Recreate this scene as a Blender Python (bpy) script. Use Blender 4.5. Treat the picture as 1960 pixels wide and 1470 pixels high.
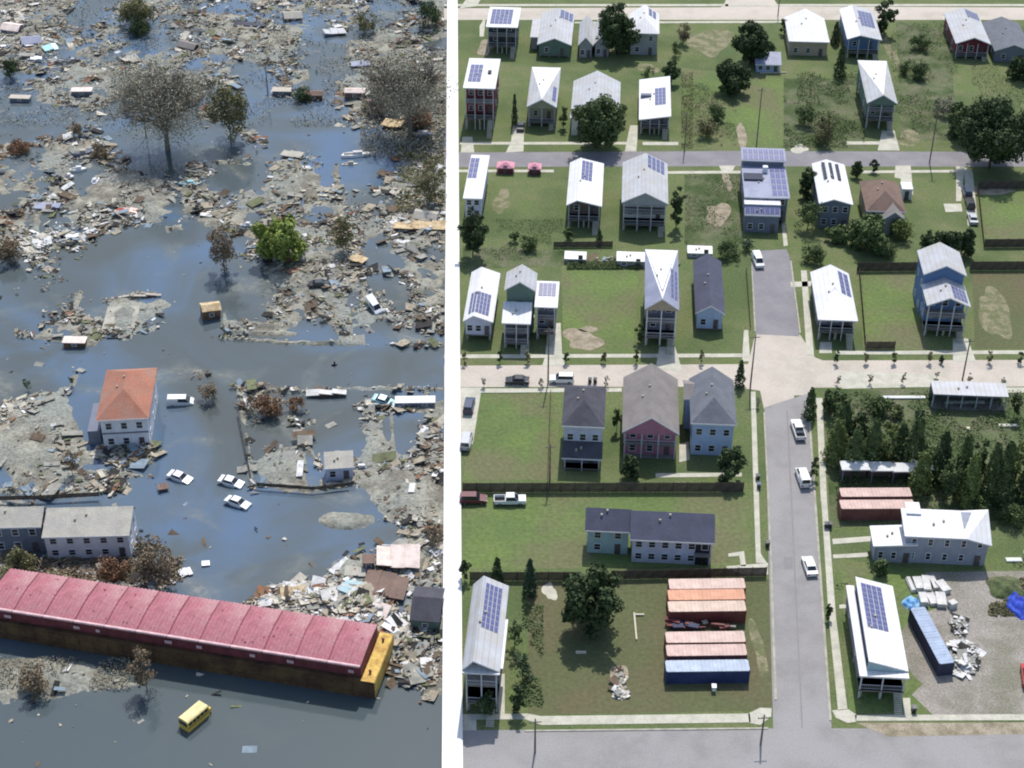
import bpy, math, random
import numpy as np
from mathutils import Vector, Matrix
random.seed(7); RNG = np.random.default_rng(11)
for o in list(bpy.data.objects): bpy.data.objects.remove(o)
scene = bpy.context.scene
COL = scene.collection
# ------------------------------------------------------------ camera, sky, sun, exposure
PITCH = math.radians(35.0); FPX = 3049.0; CAMH = 175.0
cam_d = bpy.data.cameras.new('camera'); cam = bpy.data.objects.new('camera', cam_d); COL.objects.link(cam)
cam.location = (0, 0, CAMH); cam.rotation_euler = (math.pi/2-PITCH, 0, 0)
cam_d.sensor_width = 36; cam_d.lens = 36*FPX/1960; cam_d.clip_start = 1; cam_d.clip_end = 9000
scene.camera = cam
SUN_EL = math.radians(58); SUN_AZ = math.radians(8)
world = bpy.data.worlds.new('World'); scene.world = world; world.use_nodes = True
nt = world.node_tree; bg = nt.nodes['Background']
sky = nt.nodes.new('ShaderNodeTexSky'); sky.sky_type = 'NISHITA'; sky.sun_disc = False
sky.sun_elevation = SUN_EL; sky.sun_rotation = SUN_AZ; sky.air_density = 1.2; sky.dust_density = 1.5
nt.links.new(sky.outputs[0], bg.inputs[0]); bg.inputs[1].default_value = 0.14
sd = bpy.data.lights.new('sun', 'SUN'); sd.energy = 3.7; sd.angle = math.radians(0.6); sd.color = (1, .955, .89)
sun = bpy.data.objects.new('sun', sd); COL.objects.link(sun)
sv = Vector((math.sin(SUN_AZ)*math.cos(SUN_EL), math.cos(SUN_AZ)*math.cos(SUN_EL), math.sin(SUN_EL)))
sun.rotation_euler = sv.to_track_quat('Z', 'Y').to_euler(); sun.location = (0, 250, 120)
vs = scene.view_settings; vs.view_transform = 'Standard'; vs.look = 'None'; vs.exposure = 0.13; vs.gamma = 1
try: vs.use_curve_mapping = False
except Exception: pass
scene.cycles.filter_width = 2.0
scene.render.resolution_x = 1024; scene.render.resolution_y = 768
# ------------------------------------------------------------ place a photo pixel on the ground
CP, SP = math.cos(PITCH), math.sin(PITCH)
def ray(px, py):
    r = (px-980)/FPX; u = (735-py)/FPX
    return Vector((r, CP+u*SP, -SP+u*CP))
def at(px, py, z=0.0):
    d = ray(px, py); t = (z-CAMH)/d.z
    return Vector((d.x*t, d.y*t, z))
def atY(px, py, Y):
    d = ray(px, py); t = Y/d.y
    return Vector((d.x*t, Y, CAMH+d.z*t))
def proj(P):
    zc = P[1]*CP-(P[2]-CAMH)*SP; up = P[1]*SP+(P[2]-CAMH)*CP
    return 980+FPX*P[0]/zc, 735-FPX*up/zc
def zcam(P): return P.y*CP-(P.z-CAMH)*SP
WZ = -0.6          # flood water level
# ------------------------------------------------------------ tags
def tag(o, label=None, cat=None, group=None, kind=None):
    if label: o['label'] = label
    if cat: o['category'] = cat
    if group: o['group'] = group
    if kind: o['kind'] = kind
    return o
def empty(name, loc, rz=0, label=None, cat=None, group=None):
    o = bpy.data.objects.new(name, None); COL.objects.link(o); o.location = loc; o.rotation_euler = (0, 0, rz)
    o.empty_display_size = .5
    return tag(o, label, cat, group)
def link(name, me, parent=None, loc=None, rot=None, scale=None):
    o = bpy.data.objects.new(name, me); COL.objects.link(o)
    if parent: o.parent = parent
    if loc is not None: o.location = loc
    if rot is not None: o.rotation_euler = rot
    if scale is not None: o.scale = scale
    return o
def copy_tree(o, parent=None):
    c = o.copy(); COL.objects.link(c); c.parent = parent
    for ch in list(o.children): copy_tree(ch, c)
    return c
# ------------------------------------------------------------ materials
def MAT(name, col, rough=.85, col2=None, scale=1.0, var=.25, fine=.12, fscale=9., bump=0., metal=0., stripe=None, samt=.1, lo=.4, hi=.62, rnd=0., spec=.3, col3=None, scale3=.1):
    m = bpy.data.materials.new(name); m.use_nodes = True; t = m.node_tree; N = t.nodes; L = t.links
    b = N['Principled BSDF']; b.inputs['Roughness'].default_value = rough; b.inputs['Metallic'].default_value = metal
    b.inputs['Specular IOR Level'].default_value = spec
    tc = N.new('ShaderNodeTexCoord')
    def noise(s, d=5, r=.6):
        n = N.new('ShaderNodeTexNoise'); n.inputs['Scale'].default_value = s; n.inputs['Detail'].default_value = d
        n.inputs['Roughness'].default_value = r; L.new(tc.outputs['Object'], n.inputs['Vector']); return n
    def mix(a, bb, f, typ='MIX'):
        x = N.new('ShaderNodeMix'); x.data_type = 'RGBA'; x.blend_type = typ
        for v, i in ((f, 0), (a, 6), (bb, 7)):
            if hasattr(v, 'links'): L.new(v, x.inputs[i])
            elif i == 0: x.inputs[0].default_value = v
            else: x.inputs[i].default_value = (*v, 1)
        return x.outputs[2]
    def ramp(src, l, h):
        r = N.new('ShaderNodeMapRange'); r.inputs[1].default_value = l; r.inputs[2].default_value = h
        L.new(src, r.inputs[0]); return r.outputs[0]
    if col2 is None: col2 = tuple(c*(1-var) for c in col)
    n1 = noise(scale); c = mix(col, col2, ramp(n1.outputs[0], lo, hi))
    if col3: c = mix(c, col3, ramp(noise(scale3, 4).outputs[0], .45, .62))
    n2 = noise(fscale, 3); f = ramp(n2.outputs[0], .3, .7)
    w = N.new('ShaderNodeMapRange'); w.inputs[3].default_value = 1-fine; w.inputs[4].default_value = 1+fine; L.new(f, w.inputs[0])
    cc = N.new('ShaderNodeCombineColor')
    for i in range(3): L.new(w.outputs[0], cc.inputs[i])
    c = mix(c, cc.outputs[0], 1.0, 'MULTIPLY')
    if stripe:
        ax, per = stripe; sx = N.new('ShaderNodeSeparateXYZ'); L.new(tc.outputs['Object'], sx.inputs[0])
        mm = N.new('ShaderNodeMath'); mm.operation = 'MODULO'; ad = N.new('ShaderNodeMath'); ad.operation = 'ADD'; ad.inputs[1].default_value = 1000*per
        L.new(sx.outputs['XYZ'.index(ax)], ad.inputs[0]); L.new(ad.outputs[0], mm.inputs[0]); mm.inputs[1].default_value = per
        g = N.new('ShaderNodeMath'); g.operation = 'LESS_THAN'; g.inputs[1].default_value = per*.2; L.new(mm.outputs[0], g.inputs[0])
        s2 = N.new('ShaderNodeMath'); s2.operation = 'MULTIPLY'; s2.inputs[1].default_value = samt; L.new(g.outputs[0], s2.inputs[0])
        c = mix(c, (.02, .02, .025), s2.outputs[0])
    if rnd:
        oi = N.new('ShaderNodeObjectInfo'); hs = N.new('ShaderNodeHueSaturation')
        r1 = N.new('ShaderNodeMapRange'); r1.inputs[3].default_value = 1-rnd; r1.inputs[4].default_value = 1+rnd; L.new(oi.outputs['Random'], r1.inputs[0])
        L.new(r1.outputs[0], hs.inputs['Value']); L.new(c, hs.inputs['Color']); c = hs.outputs[0]
    L.new(c, b.inputs['Base Color'])
    if bump:
        bn = N.new('ShaderNodeBump'); bn.inputs['Strength'].default_value = bump; bn.inputs['Distance'].default_value = .3
        L.new(n2.outputs[0], bn.inputs['Height']); L.new(bn.outputs[0], b.inputs['Normal'])
    return m
def S(r, g, b):     # sRGB 0..255 to linear
    f = lambda c: (c/255/12.92) if c/255 <= .04045 else ((c/255+.055)/1.055)**2.4
    return (f(r), f(g), f(b))
K = {}
K['grass'] = MAT('grass', (.115, .152, .054), .95, (.145, .16, .075), .18, fine=.25, fscale=2.2, bump=.35, col3=(.085, .12, .045), scale3=.05)
K['lawn'] = MAT('lawn_green', (.13, .182, .056), .95, (.105, .15, .052), .09, fine=.2, fscale=1.3, bump=.3, col3=(.14, .145, .072), scale3=.07)
K['olive'] = MAT('lawn_olive', (.108, .118, .055), .95, (.092, .112, .048), .10, fine=.18, fscale=1.5, bump=.3, col3=(.125, .112, .062), scale3=.05)
K['scrub'] = MAT('scrub_ground', (.095, .125, .052), .95, (.145, .145, .09), .35, fine=.35, fscale=2.2, bump=.4, col3=(.05, .08, .025), scale3=.12)
K['asphalt'] = MAT('old_asphalt', (.285, .275, .272), .9, (.245, .236, .235), .25, fine=.1, fscale=3.5, bump=.1, col3=(.3, .29, .29), scale3=.08)
K['asphalt2'] = MAT('dark_asphalt', (.21, .20, .215), .9, (.25, .24, .25), .2, fine=.12, fscale=3., bump=.1)
K['patch'] = MAT('asphalt_patch', (.22, .21, .215), .9, (.24, .23, .235), .6, fine=.1)
K['seal'] = MAT('crack_sealant', (.12, .12, .125), .8)
K['cream'] = MAT('cream_concrete', (.50, .455, .39), .9, (.43, .39, .33), .22, fine=.1, fscale=2.6, bump=.1, col3=(.53, .47, .41), scale3=.06)
K['walk'] = MAT('pale_concrete', (.52, .50, .42), .9, (.42, .41, .34), .5, fine=.12, fscale=3.)
K['kerb'] = MAT('kerb_concrete', (.42, .40, .34), .9, (.3, .29, .24), .6)
K['drygrass'] = MAT('dry_grass', (.24, .22, .14), .95, (.14, .15, .075), .35, fine=.25, fscale=2., bump=.3, lo=.42, hi=.55)
K['dirt'] = MAT('bare_dirt', (.36, .31, .24), .95, (.22, .19, .13), .5, fine=.25, fscale=3., bump=.3)
K['gravel'] = MAT('grey_gravel', (.31, .285, .255), .95, (.24, .22, .19), .2, fine=.3, fscale=3., bump=.4, col3=(.20, .195, .15), scale3=.1)
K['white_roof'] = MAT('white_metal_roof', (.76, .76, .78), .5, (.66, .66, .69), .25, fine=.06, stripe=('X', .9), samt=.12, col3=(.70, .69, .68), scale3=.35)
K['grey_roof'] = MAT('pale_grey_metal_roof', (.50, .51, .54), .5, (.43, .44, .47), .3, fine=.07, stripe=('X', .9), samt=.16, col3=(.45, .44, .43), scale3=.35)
K['char_roof'] = MAT('charcoal_shingle', (.085, .085, .105), .9, (.065, .065, .08), .5, fine=.2, fscale=5.)
K['slate_roof'] = MAT('blue_grey_shingle', (.16, .17, .20), .9, (.13, .14, .165), .5, fine=.16, fscale=5.)
K['tan_roof'] = MAT('taupe_shingle', (.24, .22, .21), .9, (.20, .185, .18), .4, fine=.16, fscale=5.)
K['brown_roof'] = MAT('brown_shingle', (.22, .15, .12), .9, (.17, .12, .10), .4, fine=.18, fscale=5.)
K['navy_roof'] = MAT('navy_shingle', (.085, .09, .135), .9, (.07, .075, .11), .4, fine=.15, fscale=5.)
K['red_roof'] = MAT('faded_red_shingle', (.40, .175, .12), .9, (.33, .15, .105), .35, fine=.2, fscale=4., col3=(.36, .20, .15), scale3=.2)
K['beige_roof'] = MAT('weathered_beige_shingle', (.44, .42, .36), .95, (.36, .345, .31), .35, fine=.18, fscale=4., col3=(.39, .37, .34), scale3=.2)
K['patio_roof'] = MAT('flat_blue_grey_roof', (.30, .32, .42), .6, (.24, .26, .36), .4)
WALLC = dict(navy=(.05, .06, .09), green=(.14, .21, .18), grey=(.34, .35, .38), tan=(.42, .36, .28), maroon=(.20, .045, .06), white=(.74, .75, .80),
             blue=(.13, .22, .42), slate=(.18, .20, .26), pink=(.44, .19, .27), skyb=(.40, .52, .74), lav=(.55, .57, .72), olive=(.30, .31, .22), brown=(.17, .13, .12),
             teal=(.38, .52, .55), metal=(.33, .35, .42), cream=(.6, .56, .45), pale=(.66, .67, .66))
for k, c in WALLC.items(): K['w_'+k] = MAT('siding_'+k, c, .75, None, .6, .14, fine=.07, fscale=4., stripe=('Z', .3), samt=.10)
K['trim'] = MAT('white_trim', (.72, .73, .76), .6, None, 1., .1)
K['post'] = MAT('painted_post', (.50, .52, .56), .7, None, 1., .1)
K['deck'] = MAT('grey_deck_boards', (.22, .20, .19), .9, None, 1., .25)
K['pane'] = MAT('window_glass', (.02, .025, .035), .12, None, 1., .2, spec=.6)
K['pv'] = MAT('solar_cell', (.10, .11, .27), .3, (.08, .09, .22), .3, fine=.08, spec=.5)
K['pvf'] = MAT('solar_frame', (.50, .52, .60), .4)
K['door'] = MAT('painted_door', (.12, .10, .10), .6)
K['wood'] = MAT('weathered_fence_wood', (.12, .095, .08), .95, (.07, .058, .05), .8, fine=.2)
K['bark'] = MAT('bark', (.08, .06, .045), .95, (.05, .04, .03), 2.)
K['bark_grey'] = MAT('grey_bark', (.22, .195, .165), .95, (.13, .11, .09), 2.)
LEAF = dict(dark=(.070, .108, .042), mid=(.12, .17, .062), bright=(.30, .38, .09), lime=(.18, .23, .07), brown=(.26, .20, .13), rust=(.30, .17, .10), grey=(.36, .34, .26), olive=(.22, .21, .10), teal=(.065, .11, .06))
for k, c in LEAF.items(): K['leaf_'+k] = MAT('foliage_'+k, c, .8, tuple(x*.55 for x in c), .9, fine=.3, fscale=6., rnd=.14, lo=.35, hi=.65)
K['water'] = None
# ------------------------------------------------------------ mesh builder
class MB:
    def __init__(s): s.v = []; s.f = []; s.m = []
    def add(s, vs, fs, mi=0):
        n = len(s.v); s.v += [tuple(p) for p in vs]; s.f += [tuple(i+n for i in f) for f in fs]; s.m += [mi]*len(fs); return s
    def box(s, c, d, rz=0, mi=0, tilt=None):
        hx, hy, hz = d[0]/2, d[1]/2, d[2]/2; ca, sa = math.cos(rz), math.sin(rz)
        P = []
        for z in (-hz, hz):
            for x, y in ((-hx, -hy), (hx, -hy), (hx, hy), (-hx, hy)):
                p = Vector((x, y, z))
                if tilt: p = tilt @ p
                P.append((c[0]+p.x*ca-p.y*sa, c[1]+p.x*sa+p.y*ca, c[2]+p.z))
        return s.add(P, [(3, 2, 1, 0), (4, 5, 6, 7), (0, 1, 5, 4), (1, 2, 6, 5), (2, 3, 7, 6), (3, 0, 4, 7)], mi)
    def prism(s, top, bot, mi=0, mi_side=None):     # top: list of 3D pts ccw from above; bot: z value or drop function
        n = len(top); b = [(p[0], p[1], bot(p) if callable(bot) else bot) for p in top]
        s.add(list(top)+b, [tuple(range(n)), tuple(range(2*n-1, n-1, -1))], mi)
        fs = [(i, n+i, n+(i+1) % n, (i+1) % n) for i in range(n)]
        return s.add(list(top)+b, fs, mi if mi_side is None else mi_side)
    def tube(s, a, b, ra, rb=None, n=6, mi=0):
        rb = ra if rb is None else rb; a = Vector(a); b = Vector(b); d = (b-a)
        if d.length < 1e-6: return s
        q = d.to_track_quat('Z', 'Y'); V = []
        for p, r in ((a, ra), (b, rb)):
            for i in range(n):
                t = 2*math.pi*i/n; V.append(p+q @ Vector((math.cos(t)*r, math.sin(t)*r, 0)))
        return s.add(V, [(i, (i+1) % n, n+(i+1) % n, n+i) for i in range(n)]+[tuple(range(n-1, -1, -1)), tuple(range(n, 2*n))], mi)
    def mesh(s, name, mats):
        me = bpy.data.meshes.new(name); me.from_pydata(s.v, [], s.f)
        for m in (mats if isinstance(mats, (list, tuple)) else [mats]): me.materials.append(m)
        if any(s.m): me.polygons.foreach_set('material_index', s.m)
        me.update(); return me
    def obj(s, name, mats, parent=None): return link(name, s.mesh(name, mats), parent)
def quads_mesh(name, V, F, mats, mi=None):      # numpy verts (n,3), faces (k,4)
    me = bpy.data.meshes.new(name); me.vertices.add(len(V)); me.vertices.foreach_set('co', V.astype(np.float32).ravel())
    k, c = F.shape; me.loops.add(k*c); me.loops.foreach_set('vertex_index', F.astype(np.int32).ravel())
    me.polygons.add(k); me.polygons.foreach_set('loop_start', np.arange(0, k*c, c, dtype=np.int32))
    for m in mats: me.materials.append(m)
    if mi is not None: me.polygons.foreach_set('material_index', mi.astype(np.int32))
    me.update(calc_edges=True); me.validate(); me.shade_flat(); return me
def fbm(x, y, s, oct=4, seed=0):
    out = np.zeros_like(x, dtype=float); amp = 1; tot = 0
    for o in range(oct):
        X = x/s; Y = y/s; xi = np.floor(X).astype(np.int64); yi = np.floor(Y).astype(np.int64); fx = X-xi; fy = Y-yi
        fx = fx*fx*(3-2*fx); fy = fy*fy*(3-2*fy)
        def h(a, b):
            n = (a*374761393+b*668265263+(seed+o)*1442695041) & 0x7fffffff; n = ((n ^ (n >> 13))*1274126177) & 0x7fffffff
            return ((n ^ (n >> 16)) & 0xffff)/65535.
        out += amp*((h(xi, yi)*(1-fx)+h(xi+1, yi)*fx)*(1-fy)+(h(xi, yi+1)*(1-fx)+h(xi+1, yi+1)*fx)*fy); tot += amp; amp *= .5; s /= 2.
    return out/tot
# ------------------------------------------------------------ sheets on the ground
LV = [0.004]
def sheet(name, pts, mat, h=None, label=None):      # pts are photo pixels
    h = h if h is not None else LV[0]
    P = [at(x, y) for x, y in pts]
    a = sum(P[i].x*P[(i+1) % len(P)].y-P[(i+1) % len(P)].x*P[i].y for i in range(len(P)))
    if a < 0: P.reverse()
    b = MB(); b.prism([(p.x, p.y, h) for p in P], -.05); o = b.obj(name, K[mat]); return tag(o, label, kind='structure')
def rough_sheet(name, cx, cy, rx, ry, mat, h, seed):  # an irregular patch
    rr = random.Random(seed); c = at(cx, cy); ax = abs(at(cx+rx, cy).x-c.x); ay = abs(at(cx, cy-ry).y-c.y)
    n = 40; ph = [rr.uniform(0, 6.28) for _ in range(5)]; P = []
    for i in range(n):
        t = 2*math.pi*i/n; k = 1+sum(.22/(j+1)*math.sin((j+2)*t+ph[j]) for j in range(5)); P.append((c.x+math.cos(t)*ax*k, c.y+math.sin(t)*ay*k, h))
    b = MB(); b.prism(P, -.05); return tag(b.obj(name, K[mat]), kind='structure')
# ------------------------------------------------------------ the setting
WL0, WL1 = at(866, 1750), at(866, -350)
wd = (WL1-WL0).normalized(); wn = Vector((wd.y, -wd.x, 0))
def wall_x(y): return WL0.x+(y-WL0.y)*wd.x/wd.y
far0 = WL0-wd*140; far1 = WL1+wd*2600
def bigsheet(name, pts, mat, z):
    me = bpy.data.meshes.new(name); me.from_pydata([(p[0], p[1], z) for p in pts], [], [tuple(range(len(pts)))]); me.materials.append(mat)
    return tag(link(name, me), kind='structure')
bigsheet('ground', [(far0.x, far0.y), (4000, far0.y), (4000, far1.y), (far1.x, far1.y)], K['grass'], 0)
# flood water
wm = bpy.data.materials.new('murky_water'); wm.use_nodes = True; t = wm.node_tree; N = t.nodes; L = t.links; b_ = N['Principled BSDF']
tc = N.new('ShaderNodeTexCoord')
def wnoise(scale, det=4, dist=0.):
    n = N.new('ShaderNodeTexNoise'); n.inputs['Scale'].default_value = scale; n.inputs['Detail'].default_value = det; n.inputs['Distortion'].default_value = dist; L.new(tc.outputs['Object'], n.inputs['Vector']); return n.outputs[0]
def wr(src, a, b, c=0., d=1.):
    r = N.new('ShaderNodeMapRange'); r.inputs[1].default_value = a; r.inputs[2].default_value = b; r.inputs[3].default_value = c; r.inputs[4].default_value = d; L.new(src, r.inputs[0]); return r.outputs[0]
def wmix(a, b, f):
    x = N.new('ShaderNodeMix'); x.data_type = 'RGBA'
    for v, k in ((f, 0), (a, 6), (b, 7)):
        if hasattr(v, 'links'): L.new(v, x.inputs[k])
        elif k == 0: x.inputs[0].default_value = v
        else: x.inputs[k].default_value = (*v, 1)
    return x.outputs[2]
def wmath(op, a, b):
    m = N.new('ShaderNodeMath'); m.operation = op
    for k, v in ((0, a), (1, b)):
        if hasattr(v, 'links'): L.new(v, m.inputs[k])
        else: m.inputs[k].default_value = v
    return m.outputs[0]
cr = N.new('ShaderNodeValToRGB'); cr.color_ramp.elements[0].position = .36; cr.color_ramp.elements[0].color = (.078, .092, .09, 1)
cr.color_ramp.elements[1].position = .68; cr.color_ramp.elements[1].color = (.088, .142, .225, 1)
for p_, c_ in ((.48, (.085, .108, .12, 1)), (.57, (.088, .13, .18, 1))): e = cr.color_ramp.elements.new(p_); e.color = c_
L.new(wnoise(.028, 4, 1.2), cr.inputs[0])  # bluer tones put the reflected sky into the water's own colour
sx = N.new('ShaderNodeSeparateXYZ'); L.new(tc.outputs['Object'], sx.inputs[0])
near = wr(wmath('ADD', sx.outputs[1], wr(wnoise(.05), 0, 1, -14, 14)), 168, 186, 1., 0.)       # silt-laden grey water south of the barge
c_ = wmix(cr.outputs[0], (.074, .096, .104), near)
film = wmath('MULTIPLY', wr(wnoise(.07, 7, .8), .54, .70), wr(wnoise(.9, 5), .3, .7, .2, .8))   # drifting silt film
film = wmath('MULTIPLY', film, wr(near, 0, 1, 1., .12))
c_ = wmix(c_, (.17, .18, .155), film); L.new(c_, b_.inputs['Base Color'])
L.new(wr(film, 0, 1, .08, .5), b_.inputs['Roughness'])
b_.inputs['Specular IOR Level'].default_value = .42
n2 = N.new('ShaderNodeTexNoise'); n2.inputs['Scale'].default_value = .9; n2.inputs['Detail'].default_value = 3; L.new(tc.outputs['Object'], n2.inputs['Vector'])
bn = N.new('ShaderNodeBump'); bn.inputs['Strength'].default_value = .10; bn.inputs['Distance'].default_value = .12; L.new(n2.outputs[0], bn.inputs['Height']); L.new(bn.outputs[0], b_.inputs['Normal'])
bigsheet('water', [(-4000, far0.y), (far0.x, far0.y), (far1.x, far1.y), (-4000, far1.y)], wm, WZ)
# pale wall added in place of the white divider between the two halves
K['barrier'] = MAT('divider_cap', (.80, .80, .79), .8, (.74, .74, .73), .25, fine=.05)
fb = MB(); HW = 1.5
q = [far0+wn*HW, WL1+wd*900+wn*HW, WL1+wd*900-wn*HW, far0-wn*HW]
fb.prism([(p.x, p.y, .55) for p in q], -1.6)
tag(fb.obj('divider_wall', K['barrier']), 'long pale added flood wall standing in for the white divider between water and streets', 'wall')
# --- silt and mud of the flooded blocks, a real height field through the water level
CM = ["pddwggdddddmddwdd", "ppddmwmddddmwdmgg", "gdddmmmddpdmwmggg", "wddddddddwdmwdggg", "wwldwwlwdwwwldbbg", "bbldlwwwldwwwlwbg", "mmdldmldwwldwwwmg",
      "mmdlmmmdlmmmmmmgg", "bldpdmmmgmgmdbmpp", "bpllwwwwwgggbdmdm", "wllwwwwwlwmmdmwdm", "lldwmdlwwwlddldwm", "lddddllwlddmldmdd", "lwlwwwwwwwwwwwwww",
      "wlmwwwwbwwwwwwwww", "pmmwwwwwwdbbwwdld", "mmmwwwwwwdwmwwmwd", "mmlllwwwwwmmwmmdd", "mmmddlwwwwmmlmmmm", "mlllwwwwwwwwwwmmm", "ddddbbwwwwwwwwwdd",
      "ggddbbbwwwwwwddpp", "ggddddlwwlppppppd", "ggddddllpppppppdd", "wwwwwwddddppppddd", "mmmwwwwwwwwwwwddd", "mmmmmmwwwwwwwwwwd", "wwwwwwwwwwwwwwwww", "wwwwwwwwwwwwwwwww"]
HC = dict(w=-.75, l=-.22, m=.0, d=.05, p=.22, b=.08, g=.1)
DC = dict(w=.0, l=.28, m=.16, d=1.0, p=1.25, b=.8, g=.6)
CLS = 'wlmdpbg'
Hm = np.array([[HC[c] for c in r] for r in CM]); Dm = np.array([[DC[c] for c in r] for r in CM]); Cm = np.array([[CLS.index(c) for c in r] for r in CM])
BERM = [([(450, 742), (600, 748), (850, 742)], 9, .55), ([(455, 745), (470, 850), (480, 930)], 7, .5), ([(555, 800), (585, 850), (615, 885)], 7, .4), ([(485, 928), (600, 934), (680, 926)], 5, .5),
        ([(715, 790), (735, 850), (750, 905)], 12, .4), ([(425, 652), (640, 660), (850, 664)], 7, .45), ([(640, 560), (650, 610), (662, 655)], 16, .5), ([(690, 518), (795, 520), (805, 600)], 9, .4),
        ([(440, 640), (560, 640)], 9, .5), ([(430, 600), (435, 650)], 5, .4), ([(0, 938), (130, 948), (240, 930)], 5, .5), ([(170, 905), (280, 912)], 6, .5), ([(195, 575), (290, 560)], 6, .5),
        ([(30, 640), (170, 655)], 9, .5), ([(440, 620), (540, 625), (540, 575)], 8, .45), ([(820, 740), (835, 860)], 6, .4), ([(130, 230), (130, 310)], 6, .5), ([(0, 445), (110, 470)], 14, .4),
        ([(700, 430), (850, 428)], 9, .6), ([(560, 440), (680, 430)], 8, .5), ([(790, 520), (805, 620)], 6, .4), ([(740, 340), (790, 400)], 12, .3), ([(486, 930), (490, 1010)], 2.5, .3), ([(690, 518), (700, 640)], 6, .5), ([(560, 800), (460, 800)], 0.1, 0), ([(615, 885), (620, 930)], 5, .5), ([(450, 860), (600, 862)], 4, .5), ([(750, 790), (760, 870), (840, 875)], 6, .5), ([(60, 330), (70, 440)], 6, .4), ([(130, 320), (140, 420)], 7, .5), ([(410, 310), (560, 312)], 6, .4), ([(230, 310), (240, 420)], 10, .4), ([(560, 320), (570, 420)], 6, .4), ([(640, 320), (650, 420)], 9, .4)]
BLOB = [(235, 605, 40, 36, .6), (650, 998, 62, 22, .95), (532, 892, 60, 34, .7), (85, 835, 100, 82, .75), (700, 985, 0, 0, 0), (795, 950, 75, 62, .6), (600, 520, 75, 30, .6), (230, 380, 80, 50, .65),
        (560, 345, 70, 40, .5), (300, 160, 60, 40, .3), (30, 860, 30, 30, .3), (520, 730, 0, 0, 0), (60, 1288, 200, 34, .45), (770, 170, 60, 70, .3), (640, 1095, 80, 30, .3), (40, 720, 60, 14, -.6), (660, 690, 200, 14, -.9)]
def fields(X, Y):
    px, py = proj((X, Y, WZ)); j1 = fbm(X, Y, 14, 4, 1)-.5; j2 = fbm(X, Y, 14, 4, 2)-.5
    qx = px+j1*95; qy = py+j2*70
    gx = np.clip(qx/50-.5, 0, 15.999); gy = np.clip(qy/50-.5, 0, 27.999); ix = gx.astype(int); iy = gy.astype(int); fx = gx-ix; fy = gy-iy
    bl = lambda A: (A[iy, ix]*(1-fx)+A[iy, ix+1]*fx)*(1-fy)+(A[iy+1, ix]*(1-fx)+A[iy+1, ix+1]*fx)*fy
    h = bl(Hm); d = bl(Dm); c = Cm[np.clip((qy/50).astype(int), 0, 28), np.clip((qx/50).astype(int), 0, 16)]
    for pts, w, hh in BERM:
        best = np.full(px.shape, 1e9)
        for (x0, y0), (x1, y1) in zip(pts, pts[1:]):
            dx, dy = x1-x0, (y1-y0); tt = np.clip(((px-x0)*dx+(py-y0)*dy)/(dx*dx+dy*dy), 0, 1)
            best = np.minimum(best, np.hypot(px+j1*22-x0-tt*dx, (py+j2*16-y0-tt*dy)*1.5))
        k = np.exp(-(best/w)**2); h = h*(1-k)+np.maximum(h, hh*.5+.22)*k; d = d+k*.55
    for cx, cy, rx, ry, hh in BLOB:
        if rx: k = np.exp(-(((px+j1*45-cx)/rx)**2+((py+j2*30-cy)/ry)**2)**2); h = h+(hh if hh < 0 else (hh-.35*np.minimum(h, 0)))*k; d = d*(1-.5*k)
    far = np.clip((150-py)/150, 0, 1)
    h = h+(fbm(X, Y, 9, 5, 5)-.5)*.8+(fbm(X, Y, 2.2, 3, 6)-.5)*.5
    return h, d, c, px, py
x0, x1, y0, y1 = -200., -5., 120., 560.
nx, ny = 420, 760
gx = np.linspace(x0, x1, nx); gy = y0+(y1-y0)*np.linspace(0, 1, ny)**1.25
X, Y = np.meshgrid(gx, gy); X = X*(.36+.64*np.clip((Y-120)/330, 0, 1)); lim = wall_x(Y)-1.0
X = np.where(True, lim-(np.max(X)-X)*(.9), X)
u = np.linspace(0, 1, nx)[None, :]; W_ = (75+105*np.clip((Y[:, :1]-130)/320, 0, 1.4)); X = lim-W_*(1-u)
Hh, _, _, PX, PY = fields(X, Y); edge = np.clip((PX+60)/60, 0, 1)
Z = WZ+np.clip(Hh, -.9, .75)
V = np.stack([X, Y, Z], -1).reshape(-1, 3)
I = np.arange(nx*ny).reshape(ny, nx); Fq = np.stack([I[:-1, :-1], I[:-1, 1:], I[1:, 1:], I[1:, :-1]], -1).reshape(-1, 4)
K['mud'] = MAT('drying_silt', (.32, .31, .255), .9, (.17, .16, .13), .22, fine=.35, fscale=1.8, bump=.6, lo=.4, hi=.56, col3=(.24, .255, .23), scale3=.05)
tag(link('mud_flat', quads_mesh('mud_flat', V, Fq, [K['mud']])), kind='structure')
# --- streets and paths of the dry side
sheet('road', [(850, 1398), (1030, 1397), (1480, 1394), (1592, 1394), (2300, 1396), (2300, 1640), (850, 1640)], 'asphalt', .006).name = 'front_street'
sheet('road', [(1463, 780), (1543, 754), (1547, 756), (1592, 1396), (1480, 1396), (1467, 900)], 'asphalt', .010).name = 'main_street'
sheet('road', [(1446, 640), (1530, 644), (1511, 490), (1505, 477), (1450, 480), (1438, 500)], 'asphalt2', .010).name = 'side_street'
sheet('road', [(850, 700), (1432, 697), (1447, 634), (1531, 640), (1560, 684), (1575, 690), (2300, 688), (2300, 738), (1560, 742), (1547, 756), (1520, 757), (1518, 782), (1462, 782), (1455, 748), (1400, 740), (850, 741)], 'cream', .008).name = 'cross_street'
sheet('road', [(850, 292), (1400, 289), (2300, 292), (2300, 320), (1400, 318), (850, 320)], 'asphalt2', .008).name = 'middle_street'
sheet('road', [(850, 16), (1380, 14), (1408, -20), (1470, -20), (1490, 12), (2300, 16), (2300, 38), (850, 38)], 'cream', .008).name = 'far_street'
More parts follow.
